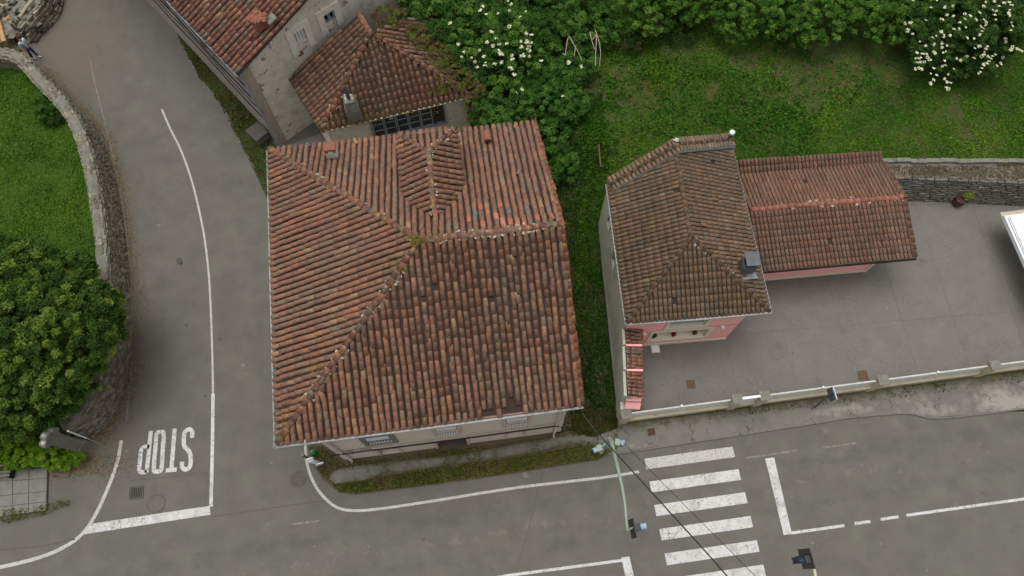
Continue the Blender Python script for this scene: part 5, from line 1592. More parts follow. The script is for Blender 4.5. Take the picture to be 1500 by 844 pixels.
# middle shrubs between the cottage and the meadow
zt = 2.0
bush('elder_tree', 'flowering elder with scattered cream blossom heads right of the overgrown cottage', 'tree', at(720, 110, .6),
     [bl(715, 60, 4.3, 2.6, 2.3, 1.6), bl(660, 40, 4.4, 1.8, 1.6, 1.3), bl(755, 95, 3.9, 1.8, 1.7, 1.3), bl(700, 100, 3.9, 1.4, 1.3, 1.2), bl(640, 10, 4.4, 2.0, 1.6, 1.2), bl(780, 40, 3.9, 1.6, 1.8, 1.3), bl(700, 5, 4.2, 2.6, 1.5, 1.3)],
     420, .42, 120, G_DARK, .15, 71, at(715, 70, 3.9), .16)
bush('thicket', 'dark leafy thicket behind the back corner of the big tile roof', 'shrub', at(770, 190, 1.0),
     [bl(740, 150, 3.4, 1.6, 1.4, 1.1), bl(790, 150, 3.1, 1.8, 1.6, 1.1), bl(735, 178, 3.3, 1.2, .9, .9), bl(800, 200, 2.6, 1.2, 1.3, .9), bl(835, 150, 2.8, .9, 1.4, .8), bl(803, 112, 3.2, 1.4, 1.1, .9), bl(830, 105, 3.0, 1.0, 1.0, .8), bl(820, 240, 2.0, 1.0, 1.1, .7), bl(705, 165, 3.2, .7, .8, .8)],
     330, .38, 110, [(.018, .052, .010), (.034, .09, .015), (.056, .13, .02), (.085, .165, .03)], .13, 72, at(770, 170, 2.8), .1)
bush('leafy_shrub', 'mid green shrub at the top centre left of the long hedge', 'shrub', at(830, 80, 2.0),
     [bl(830, 50, 3.3, 1.7, 1.6, 1.1), bl(850, 15, 3.4, 1.6, 1.5, 1.2), bl(800, 15, 3.6, 1.4, 1.3, 1.2), bl(850, 95, 2.9, .9, 1.1, .7), bl(770, -20, 3.8, 1.8, 1.5, 1.2), bl(885, 40, 3.1, .9, 1.2, .9)], 270, .40, 110,
     [(.020, .055, .010), (.036, .09, .015), (.060, .135, .022), (.10, .18, .034)], .13, 73, at(830, 40, 3.0), .1)
# ivy and brambles crawling over the cottage roof
vt = [bl(625, 85, 4.85, 1.0, .8, .10), bl(600, 60, 5.1, .9, .7, .10), bl(655, 100, 4.6, .9, .7, .15), bl(665, 110, 4.5, 1.0, .9, .22), bl(640, 80, 4.8, 1.0, .8, .22), bl(690, 130, 4.1, .7, .6, .3), bl(610, 50, 5.2, .9, .7, .25), bl(570, 25, 5.6, .9, .7, .3), bl(690, 150, 3.6, .45, .5, .6), bl(640, 130, 4.35, .7, .3, .12), bl(700, 175, 2.9, .5, .5, .9)]
t, cs = bush('creeper', 'brown and yellow green creeper growing over the right side of the cottage roof', 'creeper', at(680, 130, 4.0), vt, 210, .24, 95,
             [(.15, .08, .05), (.11, .065, .04), (.08, .075, .02), (.10, .115, .018), (.06, .09, .015), (.15, .15, .025)], .08, 74, up=1.0)
x = MB(); rr_ = random.Random(3)
for _ in range(60):
    a = at(rr_.uniform(560, 690), rr_.uniform(15, 120), 4.9); z0 = 5.1
    pts = [a]; d = Vector((rr_.uniform(-1, 1), rr_.uniform(-1, 1), 0)).normalized()
    for k in range(4): pts.append(pts[-1] + d * .22 + Vector((rr_.uniform(-.1, .1), rr_.uniform(-.1, .1), rr_.uniform(-.05, .05))))
    x.tube(pts, .009, 4)
x.build('twigs', 'bark', t)['kind'] = 'stuff'

# clipped hedge along the top
hb = []
for i in range(15):
    px = 925 + i * 31; hb.append(bl(px, 18 + 6 * math.sin(i * 1.7) + (12 if i > 4 else -6), 3.7 + .2 * math.sin(i * 2.3), 1.05, 1.35 + .2 * math.sin(i), 1.15)); hb.append(bl(px + 12, -25, 3.9, 1.2, 1.5, 1.2))
bush('hedge', 'long bright green leafy hedge along the top of the meadow', 'hedge', at(1120, 55, 2.4), hb, 800, .34, 120, G_HEDGE, .125, 81, at(1120, 20, 3.5), .09, limbs=6)
bush('dark_shrub', 'dark shrub with bare brown twigs where the hedge meets the meadow', 'shrub', at(955, 50, 2.4), [bl(955, 35, 3.2, 1.0, .9, .7), bl(1000, 50, 2.9, .8, .6, .4), bl(925, 65, 2.8, .7, .5, .4)], 60, .34, 80,
     [(.014, .035, .008), (.03, .06, .012), (.07, .05, .03)], .10, 82)
# elder in flower, top right
eb = [bl(1400, 40, 4.3, 2.0, 1.9, 1.4), bl(1365, 75, 3.8, 1.1, 1.1, .8), bl(1450, 40, 4.3, 1.6, 1.8, 1.3), bl(1400, 95, 3.4, .9, .7, .6), bl(1445, 90, 3.6, 1.0, .8, .7), bl(1345, 35, 3.9, 1.0, 1.3, .9), bl(1480, 10, 4.2, 1.3, 1.3, 1.1), bl(1400, -15, 4.4, 2.4, 1.5, 1.2), bl(1475, 65, 3.5, .6, .5, .5)]
te, cse = bush('elder_tree', 'elder tree thick with cream blossom heads in the top right corner', 'tree', at(1420, 40, 2.4), eb, 300, .42, 110, [(.012, .034, .008), (.025, .06, .012), (.045, .095, .018), (.07, .13, .025)], .15, 83, at(1420, 20, 4.0), .16)
bush('backdrop_shrub', 'dark evergreen shrub behind the blossoming elder at the right edge', 'shrub', at(1540, 20, 2.5), [bl(1530, 10, 3.6, 1.6, 2.0, 1.2), bl(1330, -20, 3.6, 1.5, 1.0, 1.0), bl(1500, -30, 3.8, 2.0, 1.3, 1.0)], 150, .42, 100,
     [(.010, .026, .007), (.018, .045, .01), (.03, .07, .014)], .13, 84)

# blossom heads
U1 = [(412, 42), (390, 70), (434, 95), (513, 92), (583, 5), (602, 28), (590, 72), (664, 115), (704, 77), (593, 180), (470, 215), (502, 262), (438, 290), (480, 312), (520, 300), (573, 298), (707, 228), (742, 236),
      (670, 283), (710, 286), (738, 292), (672, 322), (727, 318), (715, 335), (730, 350), (240, 302), (282, 353), (265, 388), (388, 343), (335, 395), (354, 423), (370, 462), (415, 385), (427, 430), (425, 448), (520, 348),
      (545, 372), (530, 365), (538, 425), (688, 370), (690, 382), (668, 385), (728, 385), (610, 380), (612, 405), (590, 462), (606, 468), (625, 510), (490, 438), (680, 612), (650, 636), (636, 705), (765, 606),
      (956, 660), (1087, 456), (998, 430), (810, 415), (1083, 248), (1113, 238), (183, 158)]
U2 = [(480, 0), (605, 0), (578, 38), (648, 35), (690, 30), (660, 77), (628, 97), (640, 100), (692, 83), (725, 115), (695, 148), (722, 148), (752, 70), (780, 80), (752, 98), (757, 140), (550, 103), (458, 150), (457, 163),
      (484, 175), (470, 115), (445, 120), (518, 213), (550, 237), (587, 193), (605, 185), (630, 162), (645, 180), (645, 190), (677, 182), (632, 222), (593, 228), (660, 235), (635, 245), (652, 265), (640, 270), (505, 270),
      (533, 275), (555, 280), (500, 300), (520, 298), (505, 320), (520, 318), (543, 318), (560, 295), (570, 308), (517, 350), (532, 355), (497, 355), (590, 265), (600, 275), (648, 312), (650, 335), (635, 340), (590, 350),
      (605, 385), (575, 378), (592, 410), (577, 428), (575, 435), (665, 383), (648, 405), (660, 422), (677, 425), (655, 450), (665, 458), (710, 300), (730, 310), (695, 355), (762, 288), (798, 298), (765, 195), (800, 198),
      (830, 180), (840, 160), (848, 145), (835, 135), (858, 130), (862, 115), (850, 100), (810, 100), (830, 65), (850, 30), (895, 50), (912, 55), (905, 75), (912, 100), (905, 5), (860, 10), (930, 30), (955, 15), (980, 10),
      (992, 25), (983, 50), (975, 65), (983, 78), (992, 115), (998, 133), (990, 155), (960, 200), (963, 215), (990, 255), (997, 240), (1020, 250), (1045, 262), (1030, 255), (870, 238), (862, 250), (853, 268), (848, 280),
      (840, 290), (872, 290), (885, 300), (893, 288), (908, 280), (875, 315), (865, 325), (848, 330), (838, 350), (850, 335), (822, 378), (830, 370), (918, 338), (935, 325), (948, 295), (940, 330), (826, 236), (803, 248)]
dg = bpy.context.evaluated_depsgraph_get(); dg.update()
from mathutils.bvhtree import BVHTree
fm = []
rr_ = random.Random(8)
for v in range(4):
    x = MB()
    for k in range(20):
        a = rr_.uniform(0, 6.3); q = .105 * math.sqrt(rr_.random()); s = .034
        p = Vector((math.cos(a) * q, math.sin(a) * q, rr_.uniform(-.01, .02) - q * .2))
        x.add([p + Vector((s, 0, -.01)), p + Vector((0, s, -.01)), p + Vector((-s, 0, -.01)), p + Vector((0, -s, -.01)), p + Vector((0, 0, .02))], [(0, 1, 4), (1, 2, 4), (2, 3, 4), (3, 0, 4)])
    me = bpy.data.meshes.new('flower_head'); me.from_pydata(x.v, [], x.f); me.materials.append(MATS['petal']); fm.append(me)


def blossoms(tree, pts, scale, zmid, size):
    ck = [c_ for c_ in tree.children if c_.name.startswith('crown')][0].data
    n_ = len(ck.vertices); co = np.empty(n_ * 3, np.float32); ck.vertices.foreach_get('co', co); co = co.reshape(-1, 3) + np.array(tree.location)
    rel = (co - np.array([0, 0, H])) @ RM; sx = 750 - FPX * rel[:, 0] / rel[:, 2]; sy = 422 + FPX * rel[:, 1] / rel[:, 2]
    for (a, b) in pts:
        px, py = scale(a, b); k_ = np.hypot(sx - px, sy - py) < 7
        z = (np.percentile(co[k_, 2], 97) + .06) if k_.any() else zmid
        p = at(px, py, float(z)); o = bpy.data.objects.new('flower_head', rr_.choice(fm)); col.objects.link(o); o.parent = tree
        o.location = p - tree.location; s = size * rr_.uniform(.6, 1.05); o.scale = (s, s, s); o.rotation_euler = (rr_.uniform(-.4, .4), rr_.uniform(-.4, .4), rr_.uniform(0, 6))


el = [o for o in bpy.data.objects if o.name.startswith('elder_tree')]
blossoms(el[0], U1, lambda a, b: (620 + a / 4.69, b / 4.69), 4.0, 1.0)
blossoms(el[1], U2, lambda a, b: (1200 + a / 3.517, b / 3.517), 3.6, .88)

# bare forked branches lying on the thicket
t = thing('bare_branch', 'pale forked dead branch lying on the thicket, nearer the cottage', 'branch', at(833, 55, 3.9))
for pts in ([(833, 52), (830, 65), (828, 81)], [(833, 52), (842, 68), (848, 78), (852, 89)], [(838, 60), (843, 70), (841, 82)], [(828, 81), (824, 78)]):
    MB().tube(pxl(pts, 4.15), [.024, .02, .016, .013][:len(pts)], 6).build('twig', 'branch', t)
t = thing('bare_branch', 'pale forked dead branch lying beside the first, nearer the meadow', 'branch', at(875, 60, 3.6))
for pts in ([(872, 44), (878, 62), (880, 78), (878, 97)], [(864, 47), (867, 60), (871, 73)], [(874, 50), (873, 70), (872, 97)], [(868, 58), (873, 51)]):
    MB().tube(pxl(pts, 4.1), [.024, .02, .016, .013][:len(pts)], 6).build('twig', 'branch', t)
t = thing('old_post', 'thin rusty brown pole lying in the weeds left of the pink house', 'pole', at(880, 220, 2.2))
MB().tube(pxl([(877, 212), (880, 245)], 2.5), .045, 6).build('pole', 'rust', t)
# ================================================================== STREET FURNITURE
# traffic light one: green arm over the road
t = thing('traffic_light', 'pale green traffic light with a long arm left of the crossing', 'traffic light', at(880, 663, .08))
b0 = at(880, 663, .08); e0 = at(893, 643, 3.7)
arm = smooth([e0, at(897, 652, 4.2), at(905, 685, 5.0), at(914, 728, 5.5), at(919, 777, 5.7)], 5)
pl_ = [b0, Vector((b0.x * .4 + e0.x * .6, b0.y * .4 + e0.y * .6, 2.1))]
MB().tube([b0, (b0 + e0) / 2, e0 + Vector((0, 0, -.1)), e0], [.09, .08, .075, .075], 10).build('column', 'green_paint', t, smooth=True)
n_ = len(arm); MB().tube(arm, [.085 - .045 * i / n_ for i in range(n_)], 10).build('arm', 'green_paint', t, smooth=True)


def signal(parent, c, facing, w=.55, h=.95, vis='visor_sky_reflection', small=False):
    """facing: unit vector the lamps look towards"""
    f_ = Vector(facing).normalized(); s_ = Vector((-f_.y, f_.x, 0)); ax_ = (f_.x, f_.y)
    if not small:
        bp = MB().box(c - f_ * .06, (.04, w, h), ax_).build('backboard', 'black_metal', parent)
    hd = MB().box(c + f_ * .06, (.22, .26, h * .82), ax_).build('signal_head', 'black_metal' if not small else 'green_paint', parent)
    for k, zc in enumerate((h * .27, 0, -h * .27)):
        q = c + f_ * .18 + Vector((0, 0, zc)); x = MB(); m_ = []
        for (dd, r_) in ((0, .11), (.22 if not small else .17, .115)):
            m_ += [q + f_ * dd + s_ * math.cos(PI * i / 8 - .3) * r_ * 1.0 + Vector((0, 0, math.sin(PI * i / 8) * r_)) for i in range(-1, 10)]
        x.add(m_, [(i, i + 1, 11 + i + 1, 11 + i) for i in range(10)]); x.build('visor', vis if k == 0 else 'black_metal', hd)
        MB().tube([q, q + f_ * .02], .10, 12).build('lens', 'glass', hd)


fE = Vector((main_dir.x, main_dir.y, 0)).normalized()
signal(t, at(929, 774, 5.3), fE, .70, 1.15)
MB().tube([arm[-1], at(927, 773, 5.5)], .04, 8).build('bracket', 'green_paint', t)
signal(t, at(879, 656, 2.9), -mnv * .3 - fE, .22, .42, small=True); signal(t, at(902, 648, 2.7), fE * .9 - mnv * .3, .22, .42, small=True)
MB().tube([at(880, 655, 2.9), at(892, 647, 2.95)], .04, 6).build('bracket', 'green_paint', t)
MB().tube([at(902, 648, 2.7), at(892, 648, 2.8)], .04, 6).build('bracket', 'green_paint', t)
# traffic light two
t = thing('traffic_light', 'black traffic light head on a thin yellowish arm right of the crossing', 'traffic light', at(1212, 960, .0))
arm = smooth([at(1187, 820, 5.6), at(1192, 832, 5.6), at(1200, 870, 5.5), at(1212, 930, 5.0), at(1216, 955, 4.0)], 5)
MB().tube(arm, [.05 + .04 * i / len(arm) for i in range(len(arm))], 8).build('arm', 'yellowish_paint', t, smooth=True)
g_ = arm[-1]; MB().tube([Vector((g_.x, g_.y, 0)), g_], .09, 8).build('column', 'yellowish_paint', t)
signal(t, at(1179, 819, 5.4), -fE, .72, 1.15, 'dark_blue')
# pavement sign seen from behind
t = thing('road_sign', 'square road sign on a post seen from behind in front of the white fence', 'road sign', at(1192, 598, .1))
c = at(1217, 578, 2.5); b0 = at(1193, 597, .1)
MB().tube([b0, Vector((c.x - .05, c.y - .02, 2.3)), Vector((c.x - .05, c.y, 2.95))], .045, 8).build('post', 'zinc_dark', t)
pn = MB().box(c + fE * .03, (.05, .56, .56), (fE.x, fE.y)).build('sign_plate', 'zinc_dark', t)
MB().box(c + fE * .07, (.03, .60, .60), (fE.x, fE.y)).build('sign_face', 'white_paint', pn)

# cables over the road
t = MB().tube(smooth([at(848, 592, 5.3), at(865, 622, 5.3), at(960, 727, 5.4), at(1065, 844, 5.6), at(1180, 985, 6.0)], 5), .028, 6).build('overhead_cable', 'cable', loc=at(848, 592, 5.3))
tag(t, 'thick black cable crossing the road from the right front corner of the big roof', 'cable')
t = MB().tube(smooth([at(852, 588, 5.2), at(905, 640, 5.2), at(985, 722, 5.2), at(1110, 848, 5.4), at(1200, 945, 5.6)], 5), .011, 5).build('overhead_cable', 'cable', loc=at(852, 588, 5.2))
tag(t, 'thin cable crossing the crossing stripes to the right of the thick one', 'cable')
t = thing('facade_cables', 'bundle of black cables strung along the cream front wall of the big house', 'cables', F1(6, -.1, 2.3))
for (z, o, r_) in ((2.30, .10, .022), (2.36, .13, .028), (2.22, .09, .016)):
    MB().tube([F1(u, -.12 - o, z + .10 * math.sin((u - 1.4) / 9.9 * PI * 3) * .3 - .35 * math.sin(max(0, (u - 1.2) / 10.1) * PI) * (z > 2.25) * .25) for u in np.linspace(1.25, 11.3, 24)], r_, 6).build('cable', 'cable', t)
x = MB(); x.box(F1(2.1, -.22, 2.28), (.25, .1, .2), F1.ax); x.box(F1(2.8, -.22, 2.35), (.5, .08, .12), F1.ax); x.build('junction_box', 'zinc_dark', t)['kind'] = 'stuff'
MB().tube([F1(11.22, -.26, 2.3), F1(11.45, -.3, 2.2), F1(11.5, -.24, 2.6), F1(11.45, -.24, 5.3)], .018, 6).build('cable', 'cable', t)

# stone pillar and thin marker post at the end of the curved wall
t = thing('stone_pillar', 'tall grey stone pillar with a three lobed top beside the yellow green shrub', 'pillar', at(124, 656, 0))
b0 = at(124, 656, 0); ax_ = (.95, -.3); A_ = Vector((.95, -.3, 0)).normalized(); B_ = Vector((.3, .95, 0)).normalized()
for k, (z0, z1) in enumerate(((0, .16), (.17, .40), (.42, .62))):
    MB().box(b0 + Vector((0, 0, (z0 + z1) / 2)), (.42, .70 - .02 * k, z1 - z0), ax_).build('plinth_block', 'concrete', t)
x = MB(); x.box(b0 + Vector((0, 0, 1.55)), (.30, .56, 1.84), ax_); x.build('shaft', 'concrete', t)
x = MB()
x.box(b0 + Vector((0, 0, 2.62)), (.30, .62, .32), ax_); x.build('head', 'concrete', t)
for (s, zz) in ((-.28, 2.80), (.28, 2.80), (0, 2.98)):
    q = b0 + B_ * s + Vector((0, 0, zz)); MB().tube([q - A_ * .15, q + A_ * .15], .20, 14).build('lobe', 'concrete', t)
for (s, zz) in ((-.30, 2.98), (.0, 3.18), (-.1, 2.85)):
    MB().blob(b0 + B_ * s + Vector((0, 0, zz)), .085, 1, (1, 1, .5), .2).build('lichen_cap', 'white_dirty', t)
t = thing('marker_post', 'thin metal post, white in its upper half, leaning by the end of the stone wall', 'post', at(150, 651, 0))
b0 = at(150, 651, 0); u_ = Vector((-.05, .10, 0))
MB().tube([b0, b0 + u_ * .5 + Vector((0, 0, 1.35))], .028, 7).build('lower_pole', 'zinc', t); MB().tube([b0 + u_ * .5 + Vector((0, 0, 1.35)), b0 + u_ + Vector((0, 0, 2.8))], .035, 7).build('upper_pole', 'white_paint', t)

# odds and ends at the left corner of the cream wall
t = thing('bollard', 'slim pale concrete bollard at the corner under the eaves of the big roof', 'bollard', at(452, 672, 0))
x = MB().tube([at(452, 672, 0), at(452, 672, 0) + Vector((0, 0, 1.1))], .07, 10).build('post', 'concrete', t)
t = thing('plastic_boards', 'pale grey plastic boards leaning at the corner of the cream wall', 'boards', at(463, 676, .05))
for k, (dx, hh, ang) in enumerate(((0, 1.25, .1), (.22, 1.0, -.2), (.42, .7, .35))):
    c = at(462, 676, .05) + Vector((dx * .7, -.05 - dx * .3, hh / 2)); MB().box(c, (.26, .06, hh), (1, .3), tilt=Matrix.Rotation(ang, 3, 'Y')).build('board', 'white_paint', t)
x = MB().lathe(at(461, 664, .1), [(.10, 0), (.12, .05), (.12, .35), (.05, .45), (.05, .55)], 10).build('green_bottle', 'green_plastic', loc=at(461, 664, .1)); tag(x, 'green plastic can beside the pale boards at the corner', 'can')

fstrip = [tuple((fa + fd * a_ - fn * b_)[:2]) for a_, b_ in ((1, -.02), (24, -.02), (24, .65), (1, .3))]
tag(blades('fence_weeds', fstrip, 9000, fz(.11), .09, [(.08, .055, .03), (.06, .05, .025), (.05, .075, .018), (.10, .075, .04)], 97, ms=.8, mask=lambda x, y, r: (fbm(x, y, 19, .9) + r.normal(0, .08, len(x)) > .50) & ((x > 9) | (r.random(len(x)) < .25))),
    'brown and green weeds along the foot of the cream fence wall', 'weeds')
# courtyard covers, pots, plant
for (px, py, s, m_, lb) in ((1012, 563, .34, 'rust', 'rusty square cover in the courtyard in front of the pink house'), (1264, 550, .40, 'rust', 'dark square cover in the courtyard beside the white fence'),
                            (960, 511, .34, 'white_paint', 'white square tile cover on the courtyard floor below the pink wall')):
    c = at(px, py, ZC + .012); t = thing('floor_cover', lb, 'cover', c); MB().box(c, (s + .08, s + .08, .016), F2.ax).build('frame', 'iron' if m_ == 'rust' else 'white_dirty', t); MB().box(c + Vector((0, 0, .010)), (s, s, .012), F2.ax).build('plate', m_, t)


def pot(px, py, z, r_, h_, m_, label, plant=None, cat='flower pot', ring=False):
    c = at(px, py, z); t = thing('flower_pot', label, cat, c)
    MB().lathe(c, [(r_ * .7, 0), (r_ * .95, h_ * .8), (r_ * 1.05, h_ * .82), (r_ * 1.05, h_), (r_ * .9, h_), (r_ * .88, h_ * .85)], 16).build('pot', m_, t, smooth=False)
    MB().lathe(c, [(r_ * .86, h_ * .8), (r_ * .86, h_ * .86)], 14).build('soil', 'earth', t)
    if plant:
        pal, nn, rp, zz, sz = plant; d = rng.normal(size=(nn, 3)); d /= np.linalg.norm(d, axis=1)[:, None]; d[:, 2] = np.abs(d[:, 2])
        P = np.array(c) + np.array([0, 0, h_ + zz]) + d * rp * rng.uniform(.3, 1, (nn, 1)); C = np.array(pal)[rng.integers(0, len(pal), nn)]
        leaves('foliage', P, sz, C, parent=t, out=d)
    return t


gl = [(.03, .07, .012), (.05, .10, .02)]
pot(933, 600, ZC, .20, .32, 'pot_clay', 'clay flower pot behind the fence corner, the right hand one of two', (gl + [(.12, .06, .03)], 60, .12, -.02, .06))
pot(924, 606, ZC, .18, .28, 'pot_clay', 'clay flower pot with green leaves behind the fence corner, left of the other', (gl, 120, .14, .0, .07))
for (s, lb, pal, nn) in ((1.85, 'dark green potted plant at the left end of the pink wall ledge', gl, 60), (2.8, 'pot of red flowers in the middle of the pink wall ledge', [(.45, .02, .06), (.35, .02, .05), (.03, .07, .012)], 110),
                         (3.82, 'yellowish potted plant at the right end of the pink wall ledge', [(.16, .15, .05), (.08, .09, .03), (.05, .08, .02)], 90)):
    c = Pp(s - wu0, 1.12, .14); t = thing('window_plant', lb, 'potted plant', c)
    MB().lathe(c, [(.07, 0), (.10, .18), (.11, .18), (.11, .21), (.09, .21)], 12).build('pot', 'pot_dark', t)
    d = rng.normal(size=(nn, 3)); d /= np.linalg.norm(d, axis=1)[:, None]; P = np.array(c) + np.array([0, 0, .32]) + d * .13 * rng.uniform(.4, 1, (nn, 1)); leaves('foliage', P, .07, np.array(pal)[rng.integers(0, len(pal), nn)], parent=t, out=d)
c = at(1400, 299, ZC); t = thing('glazed_pot', 'dark glazed pot with a yellow green bush against the retaining wall', 'potted bush', c)
MB().lathe(c, [(.16, 0), (.27, .18), (.29, .32), (.22, .46), (.25, .50), (.20, .50)], 16).build('pot', 'pot_dark', t, smooth=True)
c2 = c + Vector((.33, .22, .62)); d = rng.normal(size=(700, 3)); d /= np.linalg.norm(d, axis=1)[:, None]
leaves('foliage', np.array(c2) + d * np.array([.38, .30, .32]) * rng.uniform(.5, 1.05, (700, 1)), .075, np.array([(.22, .27, .03), (.30, .33, .04), (.13, .19, .02)])[rng.integers(0, 3, 700)], parent=t, out=d)
MB().tube([c + Vector((0, 0, .4)), c2], .02, 6).build('stem', 'bark', t)

# drying rack and coil of wire right of the garage
t = thing('drying_rack', 'white folded drying rack standing behind the right end of the outbuilding', 'drying rack', at(1326, 275, ZC))
a, b = at(1320, 262, 1.3), at(1331, 276, .8); s_ = Vector((.28, -.05, 0))
for q in (0, 1): MB().tube([a + s_ * q, b + s_ * q + Vector((0, 0, -.45))], .018, 6).build('frame_rail', 'white_paint', t)
for k in range(7): q = a + (b - a) * (k / 6); MB().tube([q, q + s_], .012, 5).build('rung', 'white_paint', t)
MB().tube([at(1324, 251, 1.9), at(1320, 263, 1.3)], .03, 6).build('handle', 'trim_cream', t)
t = thing('wire_coil', 'loose coil of pale wire on the wall behind the outbuilding', 'wire coil', at(1314, 253, 2.0))
for k in range(4):
    c = at(1313 + k * 2, 252 + k, 2.1); MB().tube([c + Vector((math.cos(a_) * (.25 + .05 * k), math.sin(a_) * (.16 + .03 * k), .04 * math.sin(3 * a_))) for a_ in np.linspace(0, 6.28, 18)], .012, 5).build('loop', 'branch', t)

# white flat canopy at the right edge
vc = at(1470, 316, 2.0); vdir = (at(1512, 410, 2.0) - vc).normalized(); vs_ = Vector((-vdir.y, vdir.x, 0)); vl, vw = 5.4, 3.0
cn = thing('white_canopy', 'white flat topped canopy on posts at the right edge of the courtyard', 'canopy', vc + vdir * vl / 2 + vs_ * vw / 2 - Vector((0, 0, 2.0 - ZC)))


def vp(a_, s_, z_): return vc + vdir * a_ + vs_ * s_ + Vector((0, 0, z_ - 2.4))


MB().box(vp(vl / 2, vw / 2, 2.30), (vl, vw, .16), (vdir.x, vdir.y)).build('roof_panel', 'white_paint', cn)
for s0_ in (.06, vw - .06): MB().box(vp(vl / 2, s0_, 2.40), (vl, .12, .06), (vdir.x, vdir.y)).build('edge_rail', 'white_paint', cn)
MB().box(vp(vl / 2, .165, 2.386), (vl - .3, .045, .012), (vdir.x, vdir.y)).build('gutter_slot', 'zinc_dark', cn)
MB().box(vp(vl / 2, .28, 2.392), (vl - .2, .05, .025), (vdir.x, vdir.y)).build('seam', 'white_dirty', cn)
MB().box(vp(-.12, vw / 2, 2.24), (.24, vw, .08), (vdir.x, vdir.y)).build('end_gutter', 'fence_cream', cn)
for a_ in (.6, vl - .6):
    for s_2 in (vw - .6,): MB().box(vp(a_, s_2, (2.22 + ZC + .4) / 2), (.09, .09, 2.22 - ZC - .4), (vdir.x, vdir.y)).build('post', 'white_paint', cn)

# wooden gates, logs and beams at the top left
for gi, (a_, b_, nsl, lb) in enumerate(((at(11, 84, .0), at(33, 98, .0), 5, 'weathered slatted wooden gate leaf nearest the curved stone wall'), (at(36, 60, .0), at(49, 47, .0), 4, 'weathered slatted wooden gate leaf behind the person, by the tumbledown wall'))):
    t = thing('wooden_gate', lb, 'gate', a_); d = b_ - a_; dn = d.normalized(); off_ = Vector((-dn.y, dn.x, 0))
    lean = Vector((-.10, .06, 0))
    for k in range(nsl):
        p = a_ + d * ((k + .5) / nsl); hh = 1.25 + random.uniform(-.08, .08)
        MB().add([p + dn * s * .065 + off_ * q * .015 + (lean + Vector((0, 0, hh))) * z for z in (0, 1) for s, q in ((-1, -1), (1, -1), (1, 1), (-1, 1))], [(3, 2, 1, 0), (4, 5, 6, 7), (0, 1, 5, 4), (1, 2, 6, 5), (2, 3, 7, 6), (3, 0, 4, 7)]).build('slat', 'wood_grey', t)
    for z in (.3, 1.0): MB().tube([a_ + lean * z + off_ * .04 + Vector((0, 0, z)), b_ + lean * z + off_ * .04 + Vector((0, 0, z))], .035, 5).build('rail', 'wood_grey', t)
t = thing('timber_beam', 'orange brown timber beam leaning by the left edge near the wooden gates', 'beam', at(3, 60, .3))
MB().box((at(-2, 30, .8) + at(7, 62, .8)) / 2, ((at(-2, 30, .8) - at(7, 62, .8)).length, .22, .2), tuple((at(7, 62, .8) - at(-2, 30, .8))[:2])).build('beam', 'wood_fresh', t)
gnd = fpoly([(-40, -40), (95, -40), (88, 10), (60, 48), (30, 75), (0, 90), (-40, 90)], .05)
sheet('yard_ground', gnd, .05, 'earth', .5, zf=lambda x, y: .05 + .12 * fbm(x, y, 12, 1.2))
tag(blades('yard_weeds', gnd, 9000, fz(.14), .12, G_VERGE + [(.03, .06, .01)], 91, ms=1.0, mask=lambda x, y, r: fbm(x, y, 71, 1.3) > .45), 'rough weeds round the firewood in the top left corner', 'weeds')
lg = [(2, 26, 10, 32), (8, 30, 16, 25), (12, 36, 20, 33), (6, 40, 14, 38), (18, 30, 24, 28), (14, 42, 20, 46), (20, 38, 26, 40), (4, 20, -4, 24), (22, 46, 28, 50), (10, 22, 4, 14)]
for k, (a_, b_, c_, d_) in enumerate(lg):
    p, q = at(a_, b_, .35), at(c_, d_, .4 + .1 * (k % 3))
    o = MB().tube([p, q], [.15, .13], 9).build('log', 'wood_fresh' if k % 3 else 'branch', loc=p); tag(o, 'cut ' + ('orange' if k % 3 else 'pale grey') + ' log, ' + ['leftmost of the upper row', 'in the middle of the heap', 'pointing at the gate', 'under the beam end', 'right of the middle log', 'lowest by the person', 'shortest, right of the heap', 'touching the left frame edge', 'just above the person', 'uppermost by the pale stick'][k] + ' in the firewood heap', 'log', 'logs in the firewood heap')
for k, pts in enumerate(([(48, 0), (38, 12), (30, 24), (26, 30)], [(-5, 7), (12, 7)], [(-5, 2), (5, 10), (2, 12)])):
    P = pxl(pts, 1.0); o = MB().tube(P, [.11, .09, .08, .06][:len(P)] if k == 0 else .05, 7).build('fallen_branch', 'branch', loc=P[0])
    tag(o, ['long pale trunk lying across the rubble in the top left corner', 'short pale pole at the very top left edge', 'crooked pale stick below the short pole at the left edge'][k], 'branch')


